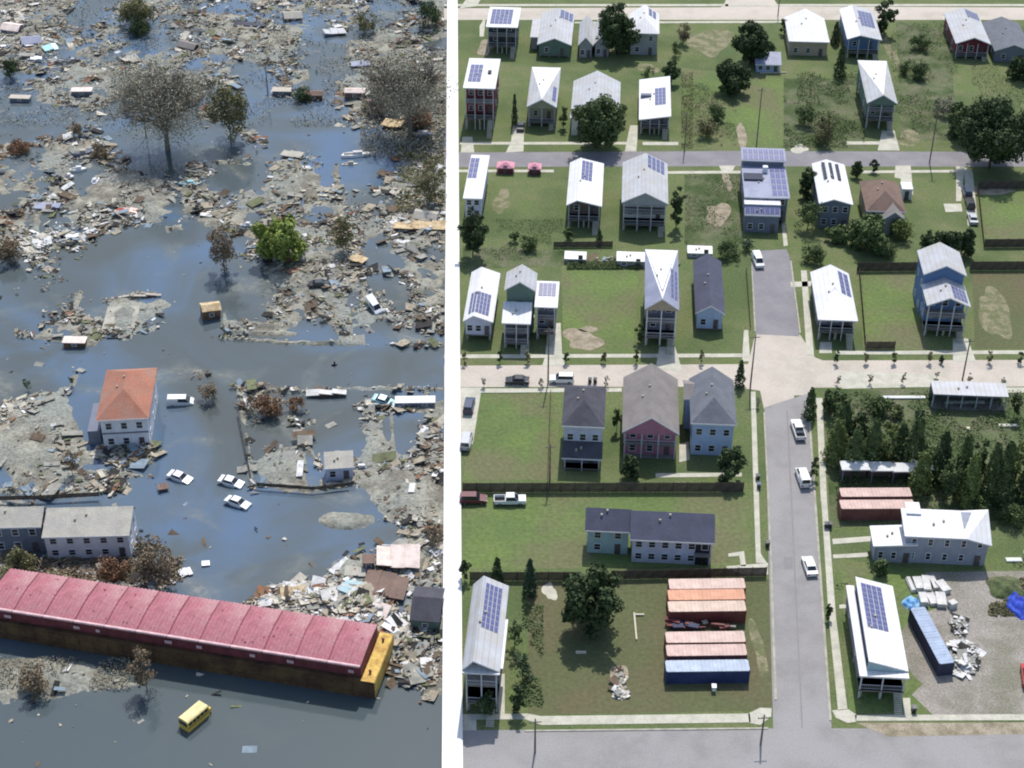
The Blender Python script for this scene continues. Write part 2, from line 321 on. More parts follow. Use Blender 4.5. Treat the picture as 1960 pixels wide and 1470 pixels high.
for k, (x, y) in enumerate([(1500, 830), (1502, 1000), (1530, 1075), (1560, 1200)]):
    if k == 2: sheet('asphalt_patch', [(1500, 1066), (1517, 1066), (1518, 1090), (1501, 1090)], 'patch', .014)
sheet('expansion_joint', [(1505, 785), (1508, 785), (1537, 1394), (1534, 1394)], 'patch', .014)
WALKS = [[(1035, 1371), (1435, 1366), (1437, 1383), (1037, 1388)], [(850, 1368), (1010, 1366), (1035, 1371), (1037, 1388), (1005, 1377), (850, 1378)], [(1432, 1366), (1455, 1355), (1477, 1356), (1476, 1372), (1455, 1388), (1434, 1384)],
         [(1636, 1369), (2200, 1366), (2200, 1378), (1638, 1380)], [(1592, 1360), (1622, 1357), (1640, 1369), (1638, 1382), (1622, 1384), (1600, 1374)],
         [(1437, 750), (1446, 750), (1451, 900), (1456, 1060), (1468, 1078), (1447, 1078), (1441, 900)], [(1562, 762), (1574, 762), (1583, 960), (1571, 960)], [(1572, 960), (1583, 960), (1600, 1180), (1622, 1358), (1604, 1360), (1586, 1180)],
         [(850, 679), (1420, 677), (1420, 684), (850, 686)], [(1424, 632), (1432, 632), (1436, 692), (1420, 692)], [(1600, 672), (2300, 670), (2300, 677), (1600, 679)], [(920, 744), (1190, 743), (1190, 750), (920, 752)], [(1900, 742), (2300, 741), (2300, 750), (1900, 752)],
         [(1533, 518), (1544, 518), (1558, 680), (1544, 680)], [(1513, 540), (1562, 538), (1562, 548), (1514, 550)], [(850, 325), (1060, 325), (1060, 330), (850, 330)], [(1270, 328), (1424, 327), (1424, 332), (1270, 333)], [(1640, 327), (1860, 325), (1860, 330), (1640, 332)],
         [(880, 272), (1200, 272), (1200, 277), (880, 277)], [(1230, 272), (1298, 272), (1298, 278), (1230, 278)], [(1620, 271), (1690, 271), (1690, 277), (1620, 277)], [(850, 8), (2300, 8), (2300, 12), (850, 12)], [(1100, 42), (1505, 40), (1505, 44), (1100, 45)],
         [(1495, 418), (1502, 418), (1508, 470), (1500, 472)], [(1593, 1032), (1672, 1026), (1672, 1036), (1594, 1042)], [(1594, 1062), (1660, 1058), (1662, 1066), (1595, 1069)], [(1606, 1158), (1630, 1156), (1630, 1164), (1607, 1165)],
         [(1390, 1084), (1470, 1078), (1470, 1100), (1432, 1102), (1392, 1090)], [(1394, 1060), (1424, 1055), (1428, 1084), (1418, 1084), (1415, 1064), (1394, 1066)], [(1390, -30), (1396, -30), (1394, 12), (1388, 12)], [(1562, 960), (1572, 960), (1588, 1180), (1580, 1180)]]
for w in WALKS[:-1]: sheet('pavement', w, 'walk', .05)
DRIVES = [[(1049, 620), (1073, 618), (1076, 680), (1082, 700), (1038, 700), (1044, 680)], [(1262, 664), (1292, 664), (1300, 690), (1306, 712), (1255, 705)], [(1688, 250), (1712, 250), (1722, 288), (1680, 288)], [(982, 240), (1003, 238), (1002, 290), (968, 292), (978, 272)],
          [(885, 262), (904, 262), (908, 292), (882, 292)], [(1206, 240), (1222, 240), (1218, 290), (1196, 290)], [(1376, 317), (1408, 317), (1400, 330), (1382, 330)], [(1714, 317), (1743, 317), (1748, 372), (1727, 372), (1724, 342), (1712, 340)], [(1830, 318), (1846, 320), (1840, 385), (1830, 385)],
          [(1806, 390), (1840, 390), (1842, 405), (1810, 406)], [(1845, 320), (1862, 330), (1872, 430), (1852, 432)], [(1824, 648), (1852, 648), (1868, 692), (1824, 692)], [(880, 742), (922, 742), (905, 850), (880, 860)], [(940, 1290), (966, 1290), (966, 1368), (955, 1370), (952, 1330)],
          [(1728, 1336), (1742, 1336), (1744, 1368), (1730, 1368)], [(900, 1378), (912, 1378), (912, 1398), (850, 1398), (850, 1378)], [(1570, 655), (1592, 655), (1592, 676), (1568, 676)], [(998, 652), (1014, 652), (1012, 680), (996, 680)], [(1300, 850), (1318, 845), (1320, 880), (1300, 885)],
          [(912, 12), (932, -20), (905, -20), (880, 16)], [(918, 50), (930, 30), (926, 70), (918, 70)], [(1255, 906), (1420, 905), (1420, 912), (1255, 914)], [(1830, 60), (1808, 40), (1800, 30), (1840, 36), (1826, 95), (1818, 95)]]
for d in DRIVES: sheet('driveway', d, 'walk', .03)
# lots
for name, pts, m, h in [('lawn', [(1075, 510), (1222, 508), (1212, 675), (1078, 675)], 'lawn', .002), ('lawn', [(915, 755), (1075, 755), (1062, 918), (885, 918)], 'lawn', .002), ('lawn', [(1010, 1115), (1472, 1110), (1478, 1360), (1010, 1368)], 'olive', .002),
                       ('lawn', [(886, 945), (1425, 943), (1440, 1080), (1110, 1088), (886, 1088)], 'lawn', .002), ('lawn', [(1645, 520), (1770, 520), (1775, 668), (1652, 668)], 'lawn', .002), ('lawn', [(1860, 522), (2100, 522), (2100, 668), (1866, 668)], 'olive', .002),
                       ('lawn', [(1870, 362), (2100, 360), (2100, 460), (1884, 460)], 'lawn', .002), ('lawn', [(1305, 130), (1500, 150), (1500, 285), (1310, 285)], 'lawn', .002), ('lawn', [(1310, 335), (1420, 332), (1424, 470), (1310, 470)], 'scrub', .002),
                       ('lawn', [(1500, 150), (1650, 150), (1660, 285), (1500, 285)], 'scrub', .002), ('lawn', [(1715, 40), (1820, 60), (1830, 270), (1725, 270)], 'scrub', .002), ('lawn', [(925, 335), (1080, 335), (1075, 470), (925, 500)], 'grass', .002),
                       ('lawn', [(1575, 745), (2200, 745), (2200, 985), (1590, 1010)], 'scrub', .002), ('lawn', [(886, 470), (1085, 480), (1075, 510), (886, 515)], 'scrub', .003), ('lawn', [(1610, 1070), (1800, 1095), (1760, 1365), (1625, 1362)], 'lawn', .002)]: sheet(name, pts, m, h)
rough_sheet('gravel_yard', 1890, 1240, 128, 128, 'gravel', .012, 3)
sheet('gravel_yard', [(1770, 1095), (2200, 1090), (2200, 1374), (1790, 1372), (1745, 1330), (1830, 1250)], 'gravel', .009)
sheet('gravel_verge', [(1640, 1384), (2200, 1382), (2200, 1400), (1700, 1410)], 'dirt', .016)
for i, (x, y, a, b2, m) in enumerate([(1115, 650, 34, 20, 'dirt'), (1127, 630, 14, 7, 'dirt'), (1375, 410, 24, 20, 'dirt'), (1392, 345, 8, 16, 'dirt'), (1420, 262, 10, 24, 'dirt'), (1360, 80, 38, 26, 'drygrass'), (960, 385, 16, 22, 'drygrass'), (1740, 265, 22, 16, 'drygrass'),
                                      (1452, 1240, 12, 50, 'drygrass'), (1185, 1300, 14, 34, 'dirt'), (1395, 1345, 0, 0, 'dirt'), (1240, 130, 20, 8, 'drygrass'), (930, 90, 16, 14, 'dirt'), (1700, 90, 8, 50, 'drygrass'), (1052, 1132, 13, 16, 'walk'), (1380, 1285, 0, 0, 'dirt'), (1530, 285, 14, 9, 'walk'), (1905, 600, 28, 50, 'drygrass'), (1785, 1000, 30, 12, 'dirt'), (1890, 365, 60, 6, 'dirt')]):
    if a: rough_sheet('bare_patch', x, y, a, b2, m, .017, 50+i)
sheet('paved_yard', [(1600, 712), (1640, 711), (1800, 718), (1800, 740), (1612, 744)], 'walk', .014)
sheet('kerb', [(1474, 1090), (1478, 1090), (1487, 1340), (1482, 1340)], 'kerb', .12); sheet('kerb', [(1545, 770), (1549, 770), (1592, 1380), (1587, 1380)], 'kerb', .12); sheet('kerb', [(1461, 790), (1464, 790), (1478, 1090), (1475, 1090)], 'kerb', .12)
sheet('kerb', [(1005, 1398), (1470, 1393), (1470, 1396), (1005, 1401)], 'kerb', .12); sheet('kerb', [(1438, 510), (1440, 510), (1447, 635), (1444, 635)], 'kerb', .12); sheet('kerb', [(1512, 500), (1515, 500), (1533, 638), (1530, 638)], 'kerb', .12)
# ------------------------------------------------------------ houses
def pts_plane(pl):
    a, b, c = [Vector(p) for p in pl[:3]]; n = (b-a).cross(c-a)
    if n.z < 0: n.negate()
    return a, n.normalized()
def inside(pl, x, y):
    r = False; n = len(pl)
    for i in range(n):
        x1, y1 = pl[i][0], pl[i][1]; x2, y2 = pl[(i+1) % n][0], pl[(i+1) % n][1]
        if (y1 > y) != (y2 > y) and x < (x2-x1)*(y-y1)/(y2-y1)+x1: r = not r
    return r
def facets(kind, W, D, h, p=.5, q=.3):       # each facet: (list of (u,v,height), material index), counter-clockwise from above
    if kind == 'flat': return [[(0, 0, 0), (1, 0, 0), (1, 1, h), (0, 1, h)]]
    if kind == 'shedl': return [[(0, 0, h), (1, 0, 0), (1, 1, 0), (0, 1, h)]]
    if kind == 'shedr': return [[(0, 0, 0), (1, 0, h), (1, 1, h), (0, 1, 0)]]
    if kind == 'shedb': return [[(0, 0, 0), (1, 0, 0), (1, 1, h), (0, 1, h)]]
    if kind == 'gable': return [[(0, 0, 0), (p, 0, h), (p, 1, h), (0, 1, 0)], [(p, 0, h), (1, 0, 0), (1, 1, 0), (p, 1, h)]]
    if kind == 'gablex': return [[(0, 0, 0), (1, 0, 0), (1, p, h), (0, p, h)], [(0, p, h), (1, p, h), (1, 1, 0), (0, 1, 0)]]
    if kind == 'hip': return [[(0, 0, 0), (1, 0, 0), (p, q, h)], [(0, 0, 0), (p, q, h), (p, 1-q, h), (0, 1, 0)], [(1, 0, 0), (1, 1, 0), (p, 1-q, h), (p, q, h)], [(0, 1, 0), (p, 1-q, h), (1, 1, 0)]]
    if kind == 'hipf': return [[(0, 0, 0), (1, 0, 0), (p, q, h)], [(0, 0, 0), (p, q, h), (p, 1, h), (0, 1, 0)], [(1, 0, 0), (1, 1, 0), (p, 1, h), (p, q, h)]]
    if kind == 'fold': return [[(0, 0, 0), (p, 0, h), (0, 1, h*.5)], [(p, 0, h), (1, 1, h*.5), (0, 1, h*.5)], [(p, 0, h), (1, 0, 0), (1, 1, h*.5)]]
    if kind == 'foldx': return [[(0, 0, h*.2), (p, 0, h), (.12, 1, h*.9), (0, 1, h*.6)], [(p, 0, h), (.75, 1, h*.55), (.12, 1, h*.9)], [(p, 0, h), (1, 0, h*.1), (1, 1, h*.2), (.75, 1, h*.55)]]
PVM = {}
def pv_mesh():
    if 'a' not in PVM:
        b = MB(); b.box((0, 0, .03), (1, 1, .05), mi=1)
        for i in range(2):
            for j in range(3): b.box((-.235+.47*i, -.31+.31*j, .06), (.44, .285, .02), mi=0)
        PVM['a'] = b.mesh('solar_panel', [K['pv'], K['pvf']])
    return PVM['a']
WIN = {}
def win_mesh(w, h):
    k = (round(w, 1), round(h, 1))
    if k not in WIN:
        w, h = k; f = MB(); t = .1
        f.box((0, 0, h/2), (w+2*t, .1, t)); f.box((0, 0, -h/2), (w+2*t, .12, t)); f.box((-w/2-t/2, 0, 0), (t, .1, h)); f.box((w/2+t/2, 0, 0), (t, .1, h)); f.box((0, -.01, 0), (w, .06, .05))
        g = MB(); g.box((0, .02, 0), (w, .04, h)); WIN[k] = (f.mesh('window', [K['trim']]), g.mesh('pane', [K['pane']]))
    return WIN[k]
def add_window(root, x, y, z, rz, w=1.0, h=1.4):
    f, g = win_mesh(w, h); o = link('window', f, root, (x, y, z), (0, 0, rz)); link('pane', g, o)
class House:
    def __init__(s, name, label, px, yb, ytop, yback, yaw, cat='house', group=None, zb=0.0):
        (xl, xr) = px; s.yaw = math.radians(yaw); s.zb = zb
        cx = (xl+xr)/2; G = at(cx, yb, zb); E = atY(cx, ytop, G.y); s.ze = E.z-zb
        s.W = (xr-xl)*zcam(E)/FPX/math.cos(s.yaw)
        B = at(cx, yback, E.z); s.D = max((B.y-E.y)/math.cos(s.yaw), 3)
        s.ex = Vector((math.cos(s.yaw), math.sin(s.yaw), 0)); s.ey = Vector((-s.ex.y, s.ex.x, 0))
        c = Vector((E.x, G.y, zb))+s.ey*s.D/2
        s.root = empty(name, c, s.yaw, label, cat, group); s.c = c
    def local(s, px, py, z):       # pixel at height z -> local x,y
        P = at(px, py, z+s.zb)-s.c; return P.dot(s.ex), P.dot(s.ey)
    def vol(s, roof='gable', h=1.5, rm='white_roof', wm='w_white', rect=None, ze=None, p=.5, q=.3, porch=0, deck=0., oh=.45, sol=(), wins=2, side=2, storeys=None, gable=None, rm2=None, fac=None, z0=0., th=.18, post='post', door=True, chim=False, winw=1.0, trim=True, wallfront=True):
        ze = s.ze if ze is None else ze
        if rect is None: X0, Y0, W, D = -s.W/2, -s.D/2, s.W, s.D
        else: X0, Y0, W, D = rect
        F = fac if fac else facets(roof, W, D, h, p, q)
        R = MB(); Wl = MB(); planes = []
        for i, f in enumerate(F):
            pl = [(X0+u*W, Y0+v*D, ze+hh) for u, v, hh in f]; planes.append(pl)
            R.prism(pl, lambda p_: p_[2]-th, mi=0 if not rm2 else rm2[1][i])
        mats = [K[rm]] if not rm2 else [K[rm], K[rm2[0]]]
        ro = R.obj('roof', mats, s.root)
        iw = lambda u, v: (X0+oh+u*(W-2*oh), Y0+oh+porch+v*(D-2*oh-porch))
        def zat(x, y):
            for pl in planes:
                if inside(pl, x, y): a, n = pts_plane(pl); return a.z-(n.x*(x-a.x)+n.y*(y-a.y))/n.z
            return ze
        for f, pl in zip(F, planes):
            tp = []
            a, n = pts_plane(pl)
            for u, v, hh in f:
                x, y = iw(u, v); z = a.z-(n.x*(x-a.x)+n.y*(y-a.y))/n.z; tp.append((x, y, min(z, ze+hh+.3)-th-.06))
            Wl.prism(tp, z0+deck)
        Wl.obj('wall', K[wm], s.root)
        if deck > .3:          # raised floor on piers
            for x in np.linspace(X0+oh+.3, X0+W-oh-.3, max(2, int(W/3)+1)):
                for y in (Y0+oh+.4, Y0+D*.4, Y0+D-oh-.3): pb = MB(); pb.box((x, y, (z0+deck-.26)/2), (.4, .4, z0+deck-.26)); pb.obj('pier', K['kerb'], s.root)
            db = MB(); db.box((X0+W/2, Y0+D/2, z0+deck-.13), (W-2*oh+.1, D-2*oh+.1, .24)); db.obj('floor_deck', K['deck'], s.root)
        if trim:
            tb = MB(); f0 = sorted([(pl_[0], pl_[2]) for pl in planes for pl_ in pl if abs(pl_[1]-Y0) < 1e-4])
            for (xa, za), (xb, zb) in zip(f0, f0[1:]):
                if xb-xa < .05: continue
                tb.add([(xa, Y0-.04, za+.03), (xb, Y0-.04, zb+.03), (xb, Y0-.04, zb-th-.06), (xa, Y0-.04, za-th-.06), (xa, Y0-.005, za+.03), (xb, Y0-.005, zb+.03), (xb, Y0-.005, zb-th-.06), (xa, Y0-.005, za-th-.06)], [(3, 2, 1, 0), (4, 5, 6, 7), (0, 1, 5, 4), (2, 3, 7, 6), (1, 2, 6, 5), (3, 0, 4, 7)])
            if tb.v: tb.obj('fascia', K['trim'], s.root)
        yf = Y0+oh+porch; wx0, wx1 = X0+oh, X0+W-oh; st = storeys or (2 if ze-z0-deck > 4.6 else 1); fh = (ze-z0-deck)/st
        if porch > .3:
            n = max(2, int(W/2.6)+1); pm = MB(); 
            for i in range(n):
                x = wx0+.12+(wx1-wx0-.24)*i/(n-1); c = MB(); zt = min(zat(x, Y0+.5), ze+.0)-th-.02; c.box((x, Y0+.5, (zt)/2), (.2, .2, zt)); c.obj('column', K[post], s.root)
            for k in range(st):
                zz = z0+deck+fh*k
                db = MB(); db.box((X0+W/2, Y0+oh+porch/2, zz+(-.1 if k or deck > .3 else .08)), (W-2*oh, porch, .18)); db.obj('porch_floor', K['deck'], s.root)
                if zz > .6:
                    rb = MB(); rb.box((X0+W/2, Y0+.5, zz+.95), (W-2*oh, .08, .07)); rb.box((X0+W/2, Y0+.5, zz+.2), (W-2*oh, .05, .05))
                    for x in np.arange(wx0+.15, wx1-.1, .3): rb.box((x, Y0+.5, zz+.57), (.035, .035, .7))
                    rb.obj('railing', K[post], s.root)
            if deck > .6:
                sb = MB(); ns = int(deck/.18)
                for k in range(ns): sb.box((wx1-.9, Y0+.3-.27*(ns-k), (k+.5)*.18-.02), (1.2, .29, .05)); sb.box((wx1-.9, Y0+.3-.27*(ns-k)+.12, (k+.5)*.18-.12), (1.2, .03, .18))
                sb.obj('stairs', K['walk'], s.root)
            if gable:        # triangular gable face at the front of the porch roof
                g = MB(); prof = [(x, z-th-.04) for x, z in f0]; y = Y0+.25
                P = [(x, y, z) for x, z in prof]; n_ = len(P); Q = [(x, y+.1, z) for x, z in prof]
                lowz = ze-th-.3; base = [(P[-1][0], y, lowz), (P[0][0], y, lowz)]; P = P+base; Q = Q+[(b[0], y+.1, b[2]) for b in base]; m = len(P)
                g.add(P+Q, [tuple(range(m))[::-1], tuple(range(m, 2*m))]+[(i, (i+1) % m, m+(i+1) % m, m+i) for i in range(m)]); g.obj('gable', K[gable], s.root)
        if wallfront:
            for k in range(st):
                zz = z0+deck+fh*k+min(1.55, fh*.55); xs = [wx0+(wx1-wx0)*(i+.5)/max(wins, 1) for i in range(wins)]
                for i, x in enumerate(xs):
                    if door and k == 0 and i == wins-1:
                        d = MB(); d.box((x, yf-.04, z0+deck+1.08), (.95, .1, 2.1)); do = d.obj('door', K['door'], s.root); hb = MB(); hb.box((x+.35, yf-.11, z0+deck+1.05), (.06, .06, .12)); hb.obj('handle', K['trim'], do)
                    else: add_window(s.root, x, yf-.04, zz, 0, winw, min(1.4, fh*.5))
            for k in range(st):
                zz = z0+deck+fh*k+min(1.55, fh*.55)
                for i in range(side):
                    y = Y0+oh+porch+(D-2*oh-porch)*(i+.5)/side
                    add_window(s.root, wx0-.04, y, zz, -math.pi/2, .9, min(1.3, fh*.5)); add_window(s.root, wx1+.04, y, zz, math.pi/2, .9, min(1.3, fh*.5))
        for (u0, u1, v0, v1, nu, nv) in sol:
            for i in range(nu):
                for j in range(nv):
                    cu = u0+(u1-u0)*(i+.5)/nu; cv = v0+(v1-v0)*(j+.5)/nv; x = X0+cu*W; y = Y0+cv*D
                    pl = next((pl for pl in planes if inside(pl, x, y)), planes[0]); a, n = pts_plane(pl); z = a.z-(n.x*(x-a.x)+n.y*(y-a.y))/n.z
                    exx = Vector((1, 0, -n.x/n.z)); eyy = Vector((0, 1, -n.y/n.z)); sx = (u1-u0)*W/nu*.95; sy = (v1-v0)*D/nv*.95
                    exx.normalize(); eyy = n.cross(exx).normalized(); o = link('solar_panel', pv_mesh(), s.root)
                    M = Matrix((( exx.x*sx, eyy.x*sy, n.x, x), (exx.y*sx, eyy.y*sy, n.y, y), (exx.z*sx, eyy.z*sy, n.z, z+.03), (0, 0, 0, 1))); o.matrix_local = M
        if chim or (W > 5 and wins):
            for k in range(3 if chim else 2):
                cx_, cy_ = X0+W*(.35+.12*k), Y0+D*(.45+.13*k); v = MB(); zz = zat(cx_, cy_); v.box((cx_, cy_, zz+.12), (.35, .35, .4)); v.obj('vent', K['kerb'], ro)
        return s
def bx(root, name, c, d, m, rz=0): b = MB(); b.box(c, d, rz); return b.obj(name, K[m], root)
Y4 = -4.0
H = lambda l, px, yb, yt, yk, yaw=Y4, name='house', **k: House(name, l, px, yb, yt, yk, yaw, **k)
# row along the far street
h = H('tall navy house with flat white solar roof, nearest flood wall on far street', (930, 991), 104, 52, 15); h.vol('flat', .2, 'white_roof', 'w_navy', sol=[(.1, .78, .15, .88, 5, 5)], porch=2, deck=2.2, chim=True)
h = H('dark green house with pale grey gable roof and small back solar array', (1028, 1094), 111, 86, 27); h.vol('gable', 1.9, 'grey_roof', 'w_green', sol=[(.58, .97, .72, .98, 3, 3)], deck=.6, chim=True); h.vol('flat', 0, 'grey_roof', 'w_grey', rect=(-h.W/2-2.2, -h.D/2+5, 2.4, h.D*.6), wins=0, side=0)
h = H('grey house with two joined gables half under the tall dark tree', (1106, 1168), 112, 88, 45); h.vol('gable', 2.4, 'grey_roof', 'w_grey', rect=(-h.W/2, -h.D/2, h.W*.48, h.D)); h.vol('gable', 2.6, 'grey_roof', 'w_grey', rect=(-.02*h.W, -h.D/2+1, h.W*.52, h.D-1))
h = H('light grey house with bright white hipped roof right of the tall dark tree', (1205, 1262), 106, 64, 26); h.vol('hipf', 2.6, 'white_roof', 'w_grey', q=.35, sol=[(.62, .9, .6, .95, 2, 4)], side=2)
h = H('beige walled house with wide white hipped roof by the far street junction', (1510, 1588), 108, 80, 34); h.vol('hipf', 2.7, 'white_roof', 'w_tan', q=.4, wins=3)
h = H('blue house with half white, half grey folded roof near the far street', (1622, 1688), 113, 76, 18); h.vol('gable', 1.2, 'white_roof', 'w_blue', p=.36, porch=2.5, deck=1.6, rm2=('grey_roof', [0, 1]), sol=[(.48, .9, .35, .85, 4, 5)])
h = H('maroon house with pale grey gable roof and small solar array by the far street', (1830, 1897), 114, 84, 26); h.vol('gable', 1.8, 'grey_roof', 'w_maroon', deck=.9, porch=1.4, wins=3, sol=[(.56, .96, .74, .98, 4, 3)], chim=True)
h = H('bluish grey house with grey gable roof at the right edge of the far street', (1904, 1976), 120, 98, 44); h.vol('gable', 1.9, 'slate_roof', 'w_slate')
h = H('tiny pale blue cottage between the two round dark trees', (1446, 1496), 140, 124, 108); h.vol('shedb', 1.4, 'patio_roof', 'w_skyb', wins=3, side=0)
# row above the middle street
h = H('tall maroon house with flat white roof beside the flood wall above the middle street', (886, 948), 250, 169, 114); h.vol('flat', .3, 'white_roof', 'w_maroon', porch=3, deck=3., sol=[(.1, .5, .2, .78, 3, 4)], wins=3); bx(h.root, 'skylight', (h.W*.24, .3, h.ze+.35), (.9, 1.6, .4), 'pane')
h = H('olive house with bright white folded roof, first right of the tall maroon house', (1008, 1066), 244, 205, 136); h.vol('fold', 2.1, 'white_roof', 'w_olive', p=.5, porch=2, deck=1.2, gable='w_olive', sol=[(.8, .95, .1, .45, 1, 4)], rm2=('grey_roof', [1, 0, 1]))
h = H('pale house with wide light grey gable roof behind the spreading live oak', (1093, 1186), 254, 212, 156); h.vol('gable', 3.0, 'grey_roof', 'w_pale', wins=4, side=3); h.vol('gable', 1.6, 'grey_roof', 'w_pale', rect=(-h.W/2-.2, -h.D/2-2.2, h.W*.42, 3.6), ze=h.ze-1.2, wins=1, side=0)
h = H('dark walled house with white twin pitched roof and solar panels right of the live oak', (1223, 1284), 259, 230, 153); h.vol('shedr', 1.2, 'white_roof', 'w_slate', porch=2.2, deck=1.8, sol=[(.5, .85, .3, .72, 3, 5)]); bx(h.root, 'roof_gap', (-h.W*.28, 1, h.ze+.5), (h.W*.34, 1.2, .9), 'w_slate')
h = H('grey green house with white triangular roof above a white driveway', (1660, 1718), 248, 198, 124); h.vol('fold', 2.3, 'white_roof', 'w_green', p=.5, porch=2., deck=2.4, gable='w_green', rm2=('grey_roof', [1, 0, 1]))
# row below the middle street
h = H('white house with flat solar roof cut by the flood wall', (886, 923), 432, 380, 298); h.vol('flat', .2, 'white_roof', 'w_lav', sol=[(.02, .5, .45, .92, 2, 4)], deck=1.5)
h = H('white house with stepped white roof and leaning solar array, left of the grey gabled house', (1084, 1152), 438, 394, 312); h.vol('gable', 1.3, 'white_roof', 'w_brown', p=.3, porch=2.8, deck=2., sol=[(.36, .68, .5, .95, 3, 5)])
h = H('large pale grey gabled house with deep white posted porch', (1190, 1279), 444, 389, 312); h.vol('gable', 2.6, 'grey_roof', 'w_pale', porch=3., deck=1.6, gable='w_grey', sol=[(.54, .93, .66, .98, 4, 3)], chim=True, wins=3)
h = H('flat roofed house covered in dark blue solar arrays between lawn and trees', (1425, 1512), 428, 378, 318); h.vol('flat', .1, 'patio_roof', 'w_slate', deck=1.0, sol=[(.62, .97, .05, .95, 3, 5)], wins=4)
h.vol('shedb', .5, 'patio_roof', 'w_slate', rect=(-h.W/2, h.D/2-.5, h.W*1.0, 5.5), ze=h.ze+1.6, wins=0, side=0, sol=[(.03, .97, .05, .9, 8, 2)])
h.vol('flat', 0, 'white_roof', 'w_slate', rect=(-h.W/2, -h.D/2-2.2, h.W*.79, 2.4), ze=h.ze-.6, wins=0, side=0, oh=.2); h.vol('shedb', 1.2, 'patio_roof', 'w_slate', rect=(-h.W/2, -h.D/2-4.3, h.W*.78, 2.1), ze=h.ze-2.2, oh=.2, wins=3, side=0, sol=[(.02, .98, .1, .95, 7, 1)])
bx(h.root, 'roof_opening', (-h.W*.26, h.D*.1, h.ze+.25), (h.W*.42, 3.0, .5), 'w_navy'); bx(h.root, 'roof_tank', (h.W*.02, h.D*.3, h.ze+.8), (1.1, 1.1, 1.4), 'trim')
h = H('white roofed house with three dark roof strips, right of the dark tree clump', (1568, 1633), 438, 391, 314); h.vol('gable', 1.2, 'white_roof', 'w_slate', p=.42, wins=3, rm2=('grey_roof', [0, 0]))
for k in range(3): bx(h.root, 'skylight', (-h.W*.2+k*h.W*.21, h.D*.22, h.ze+(1.15, 1.1, .75)[k]), (.75, h.D*.4, .18), 'pane')
h = H('brown hipped roof bungalow half hidden behind trees beside the white shed', (1658, 1734), 440, 405, 348); h.vol('hip', 2.9, 'brown_roof', 'w_tan', q=.3, wins=3); h.vol('gable', 1.9, 'tan_roof', 'w_grey', rect=(-h.W*.1, -h.D/2-2.5, h.W*.55, 4.5), ze=h.ze-.6, wins=1, side=0)
h = H('small white garden shed at the end of the concrete drive', (1727, 1748), 382, 362, 349, name='shed', cat='shed'); h.vol('flat', .1, 'white_roof', 'w_white', oh=.1, wins=1, side=0)
# row above the cream cross street
h = H('light house with front solar array beside flood wall on the cross street', (886, 944), 654, 616, 522); h.vol('gable', 1.4, 'white_roof', 'w_lav', p=.35, deck=1.4, sol=[(.14, .82, .08, .5, 6, 5)], wins=3)
h = H('grey green house in three roof blocks above the cross street', (965, 1025), 640, 556, 522); h.vol('gable', 2.0, 'grey_roof', 'w_green', wins=2, side=1)
h.vol('shedb', 1.6, 'white_roof', 'w_slate', rect=(-h.W/2-.1, -h.D/2-5.5, h.W*.92, 5.4), ze=h.ze-4.2, porch=3., wins=3, side=0, deck=1.2); h.vol('shedb', .9, 'white_roof', 'w_slate', rect=(h.W/2-.1, -h.D/2-2., h.W*.74, h.D+1.6), ze=h.ze-2.4, porch=2.2, wins=2, side=0, deck=1.6, sol=[(.12, .88, .42, .92, 4, 4)])
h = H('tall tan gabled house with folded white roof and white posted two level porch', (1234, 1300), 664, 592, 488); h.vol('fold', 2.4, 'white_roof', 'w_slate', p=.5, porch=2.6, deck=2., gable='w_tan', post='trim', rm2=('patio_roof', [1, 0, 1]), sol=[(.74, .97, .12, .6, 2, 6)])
h = H('narrow navy roofed cottage with pale blue gable wall', (1331, 1388), 634, 601, 500); h.vol('gable', 1.9, 'navy_roof', 'w_skyb', wins=2, side=3, deck=.4)
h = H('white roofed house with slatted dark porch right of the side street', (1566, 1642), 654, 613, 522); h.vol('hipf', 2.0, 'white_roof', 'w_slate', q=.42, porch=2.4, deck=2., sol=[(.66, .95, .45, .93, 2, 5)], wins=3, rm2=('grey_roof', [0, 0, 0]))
h = H('deep blue house with two stepped white gable roofs above the cross street', (1775, 1858), 646, 586, 546); h.vol('gable', 1.9, 'grey_roof', 'w_blue', porch=3.0, deck=1.6, sol=[(.6, .95, .1, .7, 4, 3)], wins=3)
h.vol('gable', 2.2, 'grey_roof', 'w_blue', rect=(-h.W/2, h.D/2-.4, h.W, 9.5), ze=h.ze+2.6, wins=0, side=2)
# row below the cross street
h = H('white two storey house with charcoal hipped roof beside the big square lawn', (1075, 1157), 888, 817, 738); h.vol('hip', 2.7, 'char_roof', 'w_lav', q=.36, wins=3, side=3)
h.vol('shedb', 1.8, 'char_roof', 'w_slate', rect=(-h.W/2+.2, -h.D/2-2.4, h.W*.95, 2.9), ze=3., porch=1.6, wins=2, side=0, deck=.5)
h = H('pink gabled house with broad taupe roof', (1191, 1300), 880, 829, 724); h.vol('gable', 3.4, 'tan_roof', 'w_pink', wins=3, side=3, porch=1., gable='w_pink')
h = H('pale blue house with blue grey hipped roof between the pink house and main street', (1322, 1410), 874, 812, 726); h.vol('hipf', 2.9, 'slate_roof', 'w_skyb', q=.3, wins=3, side=3, chim=False); h.vol('gablex', 1.3, 'tan_roof', 'w_skyb', rect=(-h.W/2-1.1, h.D*.05, 2., 6), ze=h.ze-.2, wins=0, side=0)
